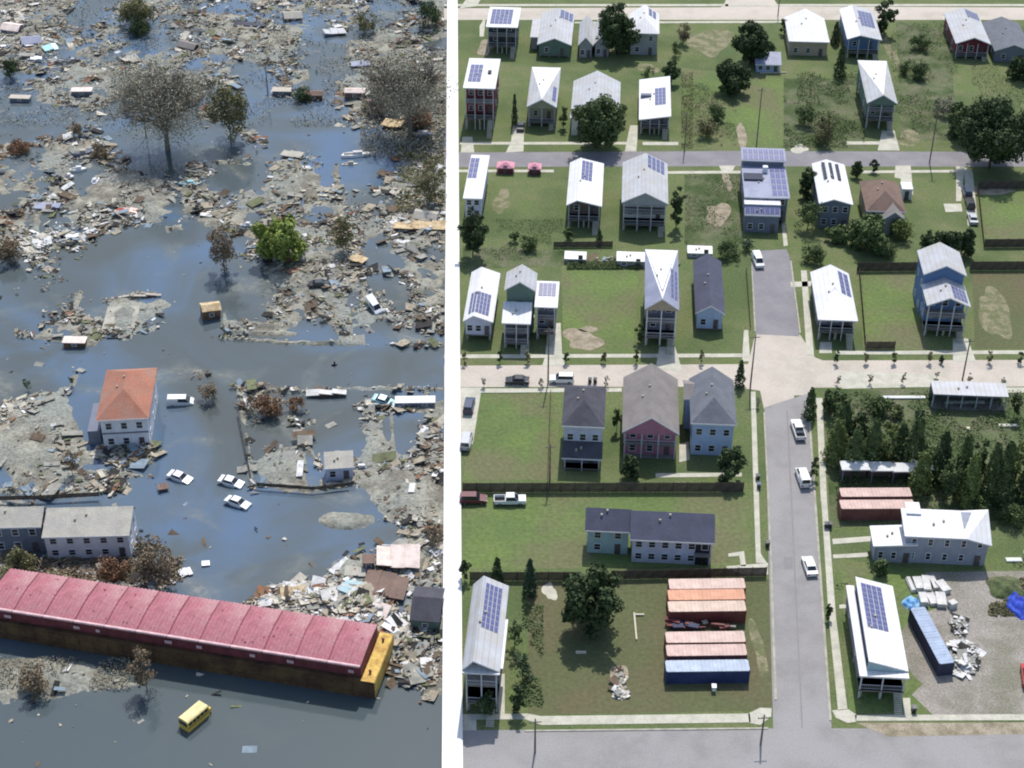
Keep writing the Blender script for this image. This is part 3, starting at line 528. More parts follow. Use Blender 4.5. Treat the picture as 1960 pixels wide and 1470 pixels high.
# bottom row
h = H('big white roofed house with dark solar array at the foot of the flood wall', (884, 957), 1366, 1284, 1120); h.vol('gable', 1.9, 'grey_roof', 'w_slate', p=.3, porch=4., deck=1.8, sol=[(.38, .84, .4, .93, 4, 8)], wins=3, trim=True)
bx(h.root, 'lower_roof', (h.W*.4, -h.D*.18, h.ze-.15), (h.W*.34, h.D*.56, .2), 'white_roof'); bx(h.root, 'front_roof', (0, -h.D/2+.4, h.ze-.22), (h.W*1.0, 1.7, .22), 'white_roof')
h = H('long two storey teal and lavender house with dark blue roof below the fence', (1206, 1368), 1082, 1037, 984); h.vol('gablex', 2.4, 'navy_roof', 'w_lav', p=.66, wins=6, side=1); h.vol('gablex', 2.1, 'navy_roof', 'w_teal', rect=(-h.W/2-7.4, -h.D/2+1.8, 7.6, h.D-1.8), ze=h.ze+.0, p=.66, wins=2, side=1)
bx(h.root, 'balcony', (h.W/2-1.9, -h.D/2+.1, h.ze*.5), (2.6, 1.2, .2), 'deck'); bx(h.root, 'balcony_shade_panel', (h.W/2-1.9, -h.D/2+.42, h.ze*.75-.2), (2.4, .12, 1.9), 'pane'); bx(h.root, 'entrance_shade_panel', (h.W/2-1.9, -h.D/2+.42, 1.25), (2.2, .12, 2.3), 'pane')  # flat dark panels stand in for the shade inside the two porches
h = H('bright white roofed house of blue grey metal siding with low wing, right of main street', (1733, 1900), 1083, 1030, 984); W_ = h.W
h.vol(fac=[[(0, 0, 0), (.7, 0, 0), (.7, 1, .9), (0, 1, .9)], [(.7, 0, 0), (1, 0, -1.2), (1, 1, 1.4), (.7, 1, .9)]], rm='white_roof', wm='w_metal', wins=5, side=1, storeys=2, winw=.7)
h.vol('shedr', .7, 'white_roof', 'w_metal', rect=(-h.W/2-4.8, -h.D/2-.15, 7.2, h.D*.85), ze=h.ze-2.3, wins=3, side=0, winw=.7); h.vol('flat', 0, 'white_roof', 'w_metal', rect=(-h.W/2+.8, h.D/2-1.4, 2.4, 3.), ze=h.ze+1, wins=0, side=0)
h = H('long white roofed house with two rows of solar panels beside the gravel yard', (1646, 1740), 1342, 1296, 1122)
h.vol(fac=[[(0, 0, 0), (.17, 0, 0), (.17, 1, 0), (0, 1, 0)], [(.17, 0, 0), (1, 0, 0), (1, .06, 0), (.17, .06, 0)], [(.17, .06, 1.9), (1, .06, .25), (1, 1, .25), (.17, 1, 1.9)]], rm='white_roof', wm='w_slate', porch=2.5, deck=1.8, wins=3, side=2, sol=[(.26, .72, .44, .94, 4, 9)], oh=.35)
b = MB(); x0_, y0_ = -h.W/2+.17*h.W, -h.D/2+.06*h.D; b.prism([(x0_, y0_+.03, h.ze+1.72), (h.W/2, y0_+.03, h.ze+.1), (h.W/2, y0_+.2, h.ze+.1), (x0_, y0_+.2, h.ze+1.72)], h.ze+.0); b.obj('clerestory', K['w_teal'], h.root)
# pavilions and sheds
h = H('open grey roofed pavilion beside the planted block right of the crossing', (1788, 1930), 786, 757, 733, name='pavilion', cat='pavilion'); h.vol('flat', .25, 'grey_roof', 'w_grey', oh=.1, wins=5, side=0, porch=4, door=False, trim=False)
h = H('low white lean-to roof on the lane behind the tan gabled house', (1180, 1236), 512, 500, 484, name='lean_to', cat='shed'); h.vol('flat', .3, 'white_roof', 'w_grey', oh=.1, wins=2, side=0, trim=False)
h = H('small white carport at the left end of the back lane', (1080, 1122), 505, 496, 483, name='carport', cat='shed'); h.vol('flat', .2, 'white_roof', 'w_grey', oh=.1, wins=2, side=0, trim=False)
h = H('long white shed roof behind the navy roofed cottage', (1316, 1364), 494, 485, 477, name='shed', cat='shed'); h.vol('flat', .2, 'white_roof', 'w_grey', oh=.1, wins=2, side=0, trim=False)
h = H('pink awninged garden pavilion on the left end of the middle street', (950, 984), 334, 322, 310, name='garden_pavilion', cat='pavilion'); K['pink'] = MAT('pink_canvas', (.72, .33, .42), .8, None, 1., .2)
h.vol('hip', 1.0, 'pink', 'w_maroon', q=.4, wins=1, side=0, trim=False, oh=.3)
h = H('pink awninged garden pavilion nearer the white leaning solar house', (1010, 1036), 336, 324, 313, name='garden_pavilion', cat='pavilion'); h.vol('hip', .9, 'pink', 'w_maroon', q=.4, wins=1, side=0, trim=False, oh=.3)
# flooded side
YL = 5.0
h = H('white two storey house with orange red hipped roof standing in the flood', (184, 284), 860, 803, 706, YL, zb=WZ); h.vol('hip', 3.0, 'red_roof', 'w_white', q=.33, wins=3, side=3, oh=.6)
bx(h.root, 'floor_band', (0, -h.D/2+.52, h.ze*.5), (h.W-1.1, .12, .25), 'w_slate'); bx(h.root, 'side_porch', (-h.W/2-1.2, -h.D*.1, 1.5), (2.2, h.D*.55, 3.), 'w_slate')
h = H('long whitewashed two storey house with faded beige roof behind the barge', (80, 247), 1070, 1027, 974, 2, zb=WZ); h.vol('gablex', 1.6, 'beige_roof', 'w_white', p=.8, wins=5, side=2, oh=.3)
h = H('weathered grey roofed house at the left edge behind the barge', (-60, 78), 1060, 1010, 974, 2, zb=WZ); h.vol('gablex', 1.4, 'beige_roof', 'w_slate', p=.75, wins=4, side=1, oh=.3)
h = H('small lavender shed with beige striped roof standing in the water', (621, 677), 921, 896, 872, 6, zb=WZ, name='shed', cat='shed'); h.vol('shedb', 1.0, 'beige_roof', 'w_lav', wins=2, side=0, oh=.2)
# ------------------------------------------------------------ the barge
K['barge_red'] = MAT('faded_red_cover', (.42, .155, .19), .7, (.34, .12, .145), .3, fine=.2, fscale=2.5, col3=(.47, .25, .265), scale3=.12, stripe=('X', .623), samt=.22)  # dark stripe per rib paints the rib shading into the red
K['barge_dark'] = MAT('shaded_red_coaming', (.20, .05, .06), .8, (.12, .035, .04), .6)  # red darkened: the shadow on the near side is in the colour
K['barge_hull'] = MAT('rusty_ochre_hull', (.13, .078, .038), .85, (.075, .042, .026), .35, fine=.2, fscale=2.)
K['barge_deck'] = MAT('yellow_deck', (.68, .47, .13), .8, (.45, .27, .08), .7, fine=.2, fscale=2.)
K['barge_rim'] = MAT('pale_pink_rim', (.70, .48, .50), .7, None, 1., .25)
z5 = 5.0
A = at(690, 1275, z5); B = at(0, 1165, z5); F = at(712, 1195, z5)
ax = (A-B); ax.z = 0; ax.normalize(); ay = Vector((-ax.y, ax.x, 0)); byaw = math.atan2(ax.y, ax.x); bw = abs((F-A).dot(ay)); BL_ = 61.0
broot = empty('barge', (A.x, A.y, WZ), byaw, 'huge barge with ribbed faded red cover and ochre rusty hull, stranded across the flood', 'barge')
cz = z5-WZ     # local frame: x along the barge (0 = right end of the cover), y away from the camera
hl = MB(); L0, L1 = -BL_, 2.2
hl.prism([(L0, -.8, 3.3), (L1, -.8, 3.3), (L1, bw+.8, 3.3), (L0, bw+.8, 3.3)], -.6); hl.obj('hull', K['barge_hull'], broot)
b = MB()
for i in range(26): b.box((L0+1+i*2.45, -.84, 1.5), (.12, .1, 3.2))
for z in (.9, 2.9): b.box(((L0+L1)/2, -.87, z), (L1-L0, .08, .22))
b.obj('hull_rib', K['barge_hull'], broot)['kind'] = 'stuff'
b = MB(); b.box(((.05+L1)/2+.02, bw/2, 3.35), (L1-.1, bw+1.6, .1)); b.obj('end_deck', K['barge_deck'], broot)
b = MB(); b.box((L1+.02, bw/2, 1.7), (.1, bw+1.5, 3.1)); b.obj('end_plate', K['barge_deck'], broot)
b = MB(); b.box(((L0)/2, -.55, 3.35), (-L0, .5, .1)); b.obj('side_deck', K['barge_hull'], broot)
b = MB(); b.prism([(L0, 0, cz-.12), (0, 0, cz-.12), (0, bw, cz-.12), (L0, bw, cz-.12)], 3.35); b.obj('coaming', K['barge_dark'], broot)
NP = 12; pl_ = BL_/NP
pm = MB(); pr = random.Random(3)
def arc(y): return cz+.4*math.sin(math.pi*y/bw)
segs = 10; ys = [bw*i/segs for i in range(segs+1)]
nr = 8
prof = []
for i in range(nr*2+1):
    x = -pl_+.08+(pl_-.16)*i/(nr*2); prof.append((x, .17 if i % 2 else 0.))
for (xa, ha), (xb, hb) in zip(prof, prof[1:]):
    for ya, yb in zip(ys, ys[1:]): pm.add([(xa, ya, arc(ya)+ha), (xb, ya, arc(ya)+hb), (xb, yb, arc(yb)+hb), (xa, yb, arc(yb)+ha)], [(0, 1, 2, 3)])
cme = pm.mesh('cover_panel', [K['barge_red']])
sm = MB()
for y0_, y1_ in zip(ys, ys[1:]):
    sm.add([(-.05, y0_, arc(y0_)+.17), (.05, y0_, arc(y0_)+.17), (.05, y1_, arc(y1_)+.17), (-.05, y1_, arc(y1_)+.17), (-.05, y0_, arc(y0_)-.1), (.05, y0_, arc(y0_)-.1), (.05, y1_, arc(y1_)-.1), (-.05, y1_, arc(y1_)-.1)], [(0, 1, 2, 3), (0, 4, 5, 1), (1, 5, 6, 2), (2, 6, 7, 3), (3, 7, 4, 0)])
sme = sm.mesh('cover_seam', [K['barge_red']])
rm_ = MB(); rm_.box((-pl_/2, -.14, cz+.02), (pl_-.06, .34, .3)); 
for k in range(22): rm_.box((-pl_+.2+k*.222, -.36, cz), (.1, .12, .24))
rme = rm_.mesh('cover_rim', [K['barge_rim']])
for i in range(NP):
    link('cover_panel', cme, broot, (-i*pl_, 0, .03*math.sin(i*2.1))); link('cover_seam', sme, broot, (-i*pl_, 0, 0)); link('cover_rim', rme, broot, (-i*pl_, 0, 0))
K['dent'] = MAT('dull_red_patch', (.30, .08, .12), .8)
for i in range(34):
    b = MB(); x = -BL_*pr.random(); y = bw*pr.uniform(.08, .9); b.box((x, y, arc(y)+.13), (pr.uniform(.15, .45), pr.uniform(.1, .2), .06)); b.obj('hatch_lug', K['dent'], broot)
for x in (-1.5, -11, -17, -25.5, -30.5, -42, -45.5, -57): b = MB(); b.box((x, -.16, 4.35), (pr.uniform(.6, 1.3), .12, .55)); b.obj('hull_plate', K['barge_rim'], broot)
for x in (1.1,):
    for y in (1, bw-1): b = MB(); b.tube((x, y, 3.4), (x, y, 4.0), .18, n=8); b.tube((x-.25, y, 3.85), (x+.25, y, 3.85), .07, n=6); b.obj('bollard', K['barge_dark'], broot)
# ------------------------------------------------------------ vehicles
CARC = dict(white=(.78, .79, .80), dark=(.035, .04, .05), navy=(.05, .07, .13), maroon=(.14, .035, .045), silver=(.5, .52, .54), yellow=(.72, .50, .09), cream=(.66, .60, .45), red=(.45, .04, .04), turq=(.35, .62, .66), brown=(.25, .16, .10))
for k, c in CARC.items(): K['c_'+k] = MAT('paint_'+k, c, .3, None, 1., .06, fine=.03, spec=.5)
K['tyre'] = MAT('tyre_rubber', (.025, .025, .028), .9); K['rim'] = MAT('wheel_rim', (.4, .41, .43), .4, metal=.6); K['lamp'] = MAT('headlight', (.75, .76, .74), .2); K['tail'] = MAT('taillight', (.35, .03, .03), .3)
PROF = dict(sedan=[(-2.3, .35), (2.3, .35), (2.32, .72), (1.15, .95), (-1.75, 1.0), (-2.3, .92)], pickup=[(-2.75, .45), (2.75, .45), (2.75, .95), (1.55, 1.15), (-2.75, 1.12)], van=[(-2.5, .4), (2.5, .4), (2.52, .95), (1.9, 1.2), (-2.5, 1.25)], suv=[(-2.35, .4), (2.35, .4), (2.35, .95), (1.25, 1.12), (-2.35, 1.15)])
CAB = dict(sedan=(-1.65, 1.05, -.95, .35, .97, 1.45), pickup=(-.75, 1.5, -.6, .75, 1.12, 1.8), van=(-2.45, 1.85, -2.3, 1.05, 1.2, 2.0), suv=(-2.3, 1.2, -2.05, .5, 1.1, 1.78))
CARM = {}
def car(px, py, ang, kind, colr, label, z=0., tilt=(0, 0), name=None, scale=1.):
    key = (kind, colr)
    if key not in CARM:
        P = PROF[kind]; W = .92; n = len(P); b = MB()
        ring = lambda y, k: [(x*k, y, .4+(zz-.4)*1.0 if zz > .5 else zz) for x, zz in P]
        L_ = ring(-W+.1, .985)+ring(-W, 1.0); 
        rings = [ring(-W+.12, .98), ring(-W, 1.), ring(W, 1.), ring(W-.12, .98)]
        rings[0] = [(x, -W+.1, zz+.03 if zz > .6 else zz) for x, _, zz in rings[0]]; rings[3] = [(x, W-.1, zz+.03 if zz > .6 else zz) for x, _, zz in rings[3]]
        V = [p for r in (rings[1], rings[0], rings[3], rings[2]) for p in r]; Fc = [tuple(range(n))[::-1], tuple(range(3*n, 4*n))]
        for r in range(3): Fc += [(r*n+i, r*n+(i+1) % n, (r+1)*n+(i+1) % n, (r+1)*n+i) for i in range(n)]
        b.add(V, Fc); 
        if kind == 'pickup':
            b = MB(); b.box((.95, 0, .8), (3.6, 1.86, .66)); b.box((2.1, 0, 1.16), (1.2, 1.7, .08)); b.box((-1.8, -.88, .85), (1.95, .1, .7)); b.box((-1.8, .88, .85), (1.95, .1, .7)); b.box((-2.72, 0, .85), (.1, 1.86, .7)); b.box((-1.8, 0, .6), (1.9, 1.7, .1), mi=1)
        body = b.mesh('body', [K['c_'+colr], K['tyre']])
        x0, x1, t0, t1, zb, zt = CAB[kind]; g = MB(); V = [(x0, -.82, zb), (x1, -.82, zb), (x1, .82, zb), (x0, .82, zb), (t0, -.66, zt), (t1, -.66, zt), (t1, .66, zt), (t0, .66, zt)]
        g.add(V, [(4, 5, 6, 7), (0, 1, 5, 4), (1, 2, 6, 5), (2, 3, 7, 6), (3, 0, 4, 7)]); cab = g.mesh('windows', [K['pane']])
        r = MB(); r.box(((t0+t1)/2, 0, zt+.02), (t1-t0+.1, 1.4, .06))
        for xa, xb in ((x0, t0), (x1, t1)):
            for s_ in (-1, 1): r.tube((xa, .8*s_, zb), (xb, .67*s_, zt), .05, n=4)
        if kind == 'van': r.box((-1.4, -.78, 1.6), (2., .1, .7)); r.box((-1.4, .78, 1.6), (2., .1, .7))
        rf = r.mesh('roof', [K['c_'+colr]])
        w = MB(); w.tube((0, -.12, 0), (0, .12, 0), .34, n=14, mi=0); w.tube((0, -.14, 0), (0, .14, 0), .18, n=8, mi=1); wh = w.mesh('wheel', [K['tyre'], K['rim']])
        l = MB(); l.box((0, 0, 0), (.08, .35, .16)); CARM[key] = (body, cab, rf, wh, l.mesh('headlight', [K['lamp']]), l.mesh('taillight', [K['tail']]))
    body, cab, rf, wh, hl_, tl = CARM[key]; p = at(px, py, z)
    r = empty(name or dict(sedan='car', suv='car', pickup='pickup_truck', van='van')[kind], p, math.radians(ang), label, dict(sedan='car', suv='car', pickup='pickup truck', van='van')[kind])
    r.rotation_euler = (math.radians(tilt[0]), math.radians(tilt[1]), math.radians(ang)); r.scale = (scale,)*3
    link('body', body, r); link('windows', cab, r); link('roof', rf, r); wx = 1.45 if kind != 'pickup' else 1.75; xe = PROF[kind][1][0]
    for sx in (-1, 1):
        for sy in (-1, 1): link('wheel', wh, r, (sx*wx, sy*.84, .34))
    for sy in (-1, 1): link('headlight', hl_, r, (xe-.0, sy*.62, .72)); link('taillight', tl, r, (-xe+.0, sy*.65, .78))
    return r
car(346, 775, 5, 'van', 'white', 'white van half sunk in flood water right of the red roofed house', WZ-.5, (4, 3))
car(345, 919, -25, 'sedan', 'white', 'pale car adrift in the flood, nearest the brown stump', WZ-.35, (3, 4))
car(443, 928, -20, 'sedan', 'white', 'upper of the two white cars floating by the broken fence line', WZ-.3, (3, 4))
car(455, 968, -24, 'sedan', 'white', 'lower of the two white cars floating by the broken fence line', WZ-.25, (-4, 3))
car(613, 549, 3, 'sedan', 'dark', 'black car on the muddy lot above the concrete drive', WZ+.0)
car(735, 772, -20, 'sedan', 'turq', 'pale blue wrecked car on the debris strip by the white roof slab', WZ+.1, (5, 6))
car(718, 590, -60, 'van', 'white', 'white overturned looking van in the flooded walled lot', WZ+.1, (12, 10))
car(990, 733, 178, 'sedan', 'dark', 'dark green car at the kerb of the cream cross street')
car(1075, 731, 178, 'suv', 'white', 'white car beside the dark roofed house on the cross street')
car(1527, 829, 93, 'pickup', 'white', 'white pickup with dark nose near the crossing on main street'); car(1536, 920, 94, 'van', 'white', 'white van parked on the right of main street')
car(1549, 1089, 94, 'sedan', 'white', 'white car nearest the bottom street on main street')
car(976, 963, 1, 'pickup', 'white', 'white pickup truck parked on the lawn below the dark fence'); car(906, 961, 0, 'suv', 'maroon', 'dark red car on the lawn beside the flood wall')
car(1850, 372, 86, 'suv', 'navy', 'navy car at the head of the driveway queue by the right trees'); car(1856, 394, 84, 'suv', 'dark', 'dark car between navy car and silver car on the long drive'); car(1861, 423, 85, 'sedan', 'silver', 'silver car at the tail of the long drive')
car(898, 782, 84, 'suv', 'navy', 'navy car on the drive beside the flood wall, upper one'); car(893, 850, 84, 'van', 'silver', 'grey van on the drive beside the flood wall, lower one')
car(1450, 505, -85, 'van', 'white', 'white van parked at the closed top of the side street'); car(1966, 1300, 80, 'suv', 'red', 'red car at the right edge of the gravel yard'); car(997, 246, 84, 'sedan', 'dark', 'dark car on the pale drive beside the folded roof olive house')
# short yellow bus
p0 = at(342, 1368, 1.9); p1 = at(366, 1376, 1.9); p2 = at(378, 1338, 1.9); bu = (p2-p0); bl = bu.length; bu.normalize(); byw = math.atan2(bu.y, bu.x); bwid = 2.35
cpt = at(369, 1357, 1.9); bus = empty('bus', (cpt.x, cpt.y, WZ-.3), byw, 'short yellow school bus standing in the water below the barge', 'bus'); bl = 5.4; bus.scale = (.8, .84, .9)
b = MB(); b.box((0, 0, 1.35), (bl, bwid, 2.1)); b.box((0, 0, .35), (bl-.1, bwid-.1, .3)); b.obj('body', K['c_yellow'], bus)
K['bus_roof'] = MAT('pale_yellow_roof', (.86, .72, .36), .6); b = MB(); b.prism([(-bl/2, -bwid/2, 2.42), (bl/2, -bwid/2, 2.42), (bl/2, bwid/2, 2.42), (-bl/2, bwid/2, 2.42)], 2.4)
b.add([(-bl/2+.1, -bwid/2+.25, 2.6), (bl/2-.1, -bwid/2+.25, 2.6), (bl/2-.1, bwid/2-.25, 2.6), (-bl/2+.1, bwid/2-.25, 2.6), (-bl/2, -bwid/2, 2.42), (bl/2, -bwid/2, 2.42), (bl/2, bwid/2, 2.42), (-bl/2, bwid/2, 2.42)], [(0, 1, 2, 3), (4, 5, 1, 0), (5, 6, 2, 1), (6, 7, 3, 2), (7, 4, 0, 3)]); b.obj('roof', K['bus_roof'], bus)
for s_ in (-1, 1):
    for i in range(5): b = MB(); b.box((-bl/2+.7+i*.98, s_*(bwid/2+.01), 1.85), (.8, .05, .6)); b.obj('window', K['pane'], bus)
    b = MB(); b.box((0, s_*(bwid/2+.02), 1.2), (bl, .05, .1)); b.obj('stripe', K['tyre'], bus)
b = MB(); b.box((-bl/2-.01, 0, 1.8), (.06, 1.9, .8)); b.obj('windscreen', K['pane'], bus); b = MB(); b.box((bl/2+.01, 0, 1.8), (.06, 1.7, .6)); b.obj('rear_window', K['pane'], bus); b = MB(); b.box((bl/2+.35, 0, .95), (.7, 1.9, .9)); b.obj('bonnet', K['c_yellow'], bus)
# ------------------------------------------------------------ containers
CONT = dict(pink=((.60, .45, .39), (.20, .06, .06)), orange=((.62, .32, .21), (.28, .08, .05)), blue=((.42, .48, .58), (.035, .055, .16)), steel=((.34, .41, .54), (.05, .06, .11)), rose=((.58, .42, .37), (.22, .09, .085)), pale=((.60, .46, .38), (.22, .07, .06)))  # roof and side colours; the sides carry their shade in the tone
for k, (c, d) in CONT.items(): K['ct_'+k] = MAT('container_roof_'+k, c, .7, tuple(x*.85 for x in c), .4, fine=.1, col3=tuple(min(1, x*1.15) for x in c), scale3=.5); K['cs_'+k] = MAT('container_shaded_side_'+k, d, .7, tuple(x*.7 for x in d), .4)
CM_ = {}
def container(px, py, ang, colr, label, z=0., L_=12.2, name='shipping_container'):
    key = (colr, L_)
    if key not in CM_:
        s = MB(); n = int(L_/.3)
        for sy in (-1, 1):
            for i in range(n):
                xa = -L_/2+.12+(L_-.24)*i/n; xb = xa+(L_-.24)/n; o_ = .05 if i % 2 else 0.; s.box(((xa+xb)/2, sy*(1.17-o_), 1.3), (xb-xa, .06, 2.5))
        s.box((-L_/2+.06, 0, 1.3), (.06, 2.35, 2.5)); s.box((0, 0, .1), (L_, 2.36, .2))
        t_ = MB(); m = int(L_/.6)
        for i in range(m): xa = -L_/2+(i+.5)*L_/m; t_.box((xa, 0, 2.56+(.012 if i % 2 else 0)), (L_/m-.03, 2.4, .06))
        t_.box((0, 0, 2.52), (L_, 2.42, .04))
        d = MB(); d.box((0, 0, 0), (.06, 1.12, 2.3)); d.tube((.05, -.2, -1.1), (.05, -.2, 1.1), .03, n=5); d.tube((.05, .3, -1.1), (.05, .3, 1.1), .03, n=5)
        c = MB(); c.box((0, 0, 1.3), (.18, .18, 2.62)); CM_[key] = (s.mesh('side_wall', [K['cs_'+colr]]), t_.mesh('roof', [K['ct_'+colr]]), d.mesh('door', [K['cs_'+colr]]), c.mesh('corner_post', [K['cs_'+colr]]))
    s, t_, d, c = CM_[key]; p = at(px, py, z+2.58); r = empty(name, (p.x, p.y, z), math.radians(ang), label, 'container')
    link('side_wall', s, r)['kind'] = 'stuff'; link('roof', t_, r)['kind'] = 'stuff'
    for sy in (-1, 1): link('door', d, r, (L_/2-.04, sy*.58, 1.3)); [link('corner_post', c, r, (sx*(L_/2-.08), sy*1.14, 0)) for sx in (-1, 1)]
    return r
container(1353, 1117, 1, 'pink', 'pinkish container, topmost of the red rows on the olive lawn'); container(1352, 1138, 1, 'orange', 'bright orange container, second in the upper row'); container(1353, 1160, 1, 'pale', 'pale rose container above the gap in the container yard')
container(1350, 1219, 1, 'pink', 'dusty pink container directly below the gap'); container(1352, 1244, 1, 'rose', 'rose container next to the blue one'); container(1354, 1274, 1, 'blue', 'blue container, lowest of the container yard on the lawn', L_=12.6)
container(1676, 942, .5, 'rose', 'light rose container behind another beside the planted block'); container(1679, 965, .5, 'rose', 'front rose container with shade-darkened side beside the planted block', L_=12.6)
container(1784, 1215, 99, 'steel', 'long blue grey trailer box between solar house and gravel yard', L_=12.4, name='trailer')
r = empty('scrap_stack', at(1350, 1200, 0), 0, 'dark scrap pile lying in the gap between the container rows', 'scrap pile'); rr = random.Random(4)
for k in range(16):
    b = MB(); b.box((rr.uniform(-5.6, 5), rr.uniform(-.8, .8), rr.uniform(.2, 1.1)), (rr.uniform(.6, 2.4), rr.uniform(.3, 1.), rr.uniform(.15, .6)), rr.uniform(-.4, .4)); b.obj('scrap_piece', K[rr.choice(['cs_rose', 'cs_steel', 'cs_pink', 'kerb'])], r)
h = empty('white_frame_deck', at(1692, 920, 0), 0, 'long low structure with pale slab roof behind the rose containers', 'shed')
for i, (x, w_, z_) in enumerate([(-5.4, 5, 3.0), (-.8, 4, 2.8), (3.2, 4.4, 2.6), (6.8, 3, 3.1)]): bx(h, 'roof_slab', (x, .4, z_), (w_, 2.6, .22), 'w_pale'); bx(h, 'wall', (x, 1.3, z_/2-.1), (w_-.3, .3, z_-.1), 'w_brown'); bx(h, 'column', (x-w_/2+.3, -.7, z_/2-.06), (.2, .2, z_-.1), 'w_slate')
# ------------------------------------------------------------ fences
FP = {}
def fence(pts, label, h=2.0, mat='wood', name='fence'):
    P = [at(x, y) for x, y in pts]; o = empty(name, P[0], 0, label, 'fence'); k = (h, mat)
    if k not in FP:
        b = MB(); 
        for i in range(12): b.box((.1+.2*i, 0, h/2+random.Random(i).uniform(-.03, .03)), (.185, .025, h-.1))
        b.box((1.2, .05, h*.25), (2.4, .05, .1)); b.box((1.2, .05, h*.8), (2.4, .05, .1)); c = MB(); c.box((0, 0, h/2+.04), (.12, .12, h+.08)); FP[k] = (b.mesh('fence_panel', [K[mat]]), c.mesh('fence_post', [K[mat]]))
    for a, b_ in zip(P, P[1:]):
        d = b_-a; n = max(1, round(d.length/2.4)); s = d.length/n/2.4; an = math.atan2(d.y, d.x)
        for i in range(n):
            q_ = a+d*i/n-P[0]; q = link('fence_panel', FP[k][0], o, q_, (0, 0, an), (s, 1, 1)); q['kind'] = 'stuff'; link('fence_post', FP[k][1], o, q_, (0, 0, an))
        link('fence_post', FP[k][1], o, b_-P[0])
    return o
for pts, lab, hh in [([(886, 943), (1422, 942)], 'long dark board fence between the big lawn and the parked pickup', 2.2), ([(900, 1112), (1110, 1112)], 'dark board fence left of the big round oak', 2.), ([(1170, 1110), (1466, 1103)], 'dark board fence running below the long two storey house', 2.),
                     ([(1640, 520), (1770, 519)], 'dark board fence behind the square lawn left of the deep blue house', 2.3), ([(1856, 518), (2080, 517)], 'dark board fence behind the lawn right of the deep blue house', 2.3), ([(1883, 474), (2080, 473)], 'dark board fence on the low side of the far right lawn', 2.2),
                     ([(1871, 362), (2080, 360)], 'dark board fence on the high side of the far right lawn', 2.2), ([(1871, 362), (1883, 474)], 'dark board fence along the long drive', 1.2), ([(1060, 474), (1172, 473)], 'brown low fence under the white leaning solar house', 1.5),
                     ([(1644, 522), (1656, 668)], 'dark side fence right of the slatted porch house', 1.4), ([(1658, 668), (1712, 668)], 'short dark hedge fence at the pavement of the square lawn', 1.8), ([(1054, 755), (1048, 930)], 'thin wire fence on the right of the big lawn', 1.0), ([(1428, 520), (1436, 630)], 'low dark fence along the side street kerb', .9)]: fence(pts, lab, hh)
fence([(455, 790), (480, 915)], 'broken submerged fence line left of the two flooded lots', .9); fence([(492, 930), (600, 938), (668, 930)], 'broken fence below the lavender shed', .8); fence([(0, 958), (80, 956), (190, 950)], 'dark picket fence behind the whitewashed house', 1.)
# ------------------------------------------------------------ poles
def pole(px, yb, yt, label, name='utility_pole', arm=True, z=0.):
    G = at(px, yb, z); T = atY(px, yt, G.y); hgt = T.z-z; r = empty(name, G, 0, label, 'utility pole'); b = MB(); b.tube((0, 0, 0), (0, 0, hgt), .17, .11, 7); b.obj('pole', K['bark_grey'], r)
    if arm: b = MB(); b.box((0, 0, hgt-.7), (1.8, .1, .12), .1); b.obj('crossarm', K['bark_grey'], r); [MB().tube((x, 0, hgt-.64), (x, 0, hgt-.4), .05, n=5).obj('insulator', K['kerb'], r) for x in (-.8, -.3, .3, .8)]
for a in [(1049, 735, 628, 'pole standing on the cream street beside the pale drive'), (1436, 742, 640, 'thin pole at the left corner of the big crossing'), (1842, 727, 648, 'pole in front of the deep blue house'), (1779, 312, 196, 'pole below the far right scrub on the middle street'),
          (1456, 1424, 1368, 'pole at the bottom street corner'), (1024, 1440, 1376, 'pole at the left of the bottom street'), (1447, 288, 168, 'thin pole at the edge of the vacant olive lot'), (1310, 290, 214, 'thin pole beside the brown garden strip'), (1052, 930, 850, 'pole on the right edge of the big lawn'), (1489, 30, -30, 'pole at the far street junction')]: pole(*a)
pole(280, 262, 170, 'dead trunk like pole in the water left of the bare tree', z=WZ, arm=False); pole(513, 182, 118, 'leaning pole on the far debris bank', z=WZ)
# ------------------------------------------------------------ bins, tarps, small items
def wheelie(px, py, colr, label):
    r = empty('wheeled_bin', at(px, py), random.uniform(-.3, .3), label, 'bin'); b = MB()
    b.add([(-.26, -.3, .08), (.26, -.3, .08), (.26, .3, .08), (-.26, .3, .08), (-.33, -.38, 1.02), (.33, -.38, 1.02), (.33, .38, 1.02), (-.33, .38, 1.02)], [(3, 2, 1, 0), (4, 5, 6, 7), (0, 1, 5, 4), (1, 2, 6, 5), (2, 3, 7, 6), (3, 0, 4, 7)]); b.obj('body', K[colr], r)
    b = MB(); b.box((0, -.02, 1.06), (.7, .82, .07)); b.obj('lid', K[colr], r); [MB().tube((s_*.28, .3, .12), (s_*.36, .3, .12), .12, n=8).obj('wheel', K['tyre'], r) for s_ in (-1, 1)]
for a in [(1129, 733, 'c_dark', 'left dark bin at the kerb behind the charcoal roofed house'), (1139, 733, 'c_dark', 'right dark bin at the kerb behind the charcoal roofed house'), (1450, 918, 'c_dark', 'dark bin on the verge beside main street, upper'), (1452, 934, 'c_navy', 'navy bin on the verge beside main street, lower'),
          (1469, 1046, 'c_dark', 'lone black bin at the left kerb of main street'), (1581, 1010, 'c_dark', 'black bin left of its twin by the white metal house'), (1588, 1010, 'c_dark', 'black bin right of its twin by the white metal house'), (1749, 1362, 'c_dark', 'black bin beside the front path of the solar house'), (1962, 1066, 'c_white', 'pale bin at the right edge by the green yard'),
          (1366, 1322, 'c_white', 'white drum in the grass below the blue container'), (1212, 80, 'c_white', 'white box on the grass right of the tall dark tree')]: wheelie(*a)
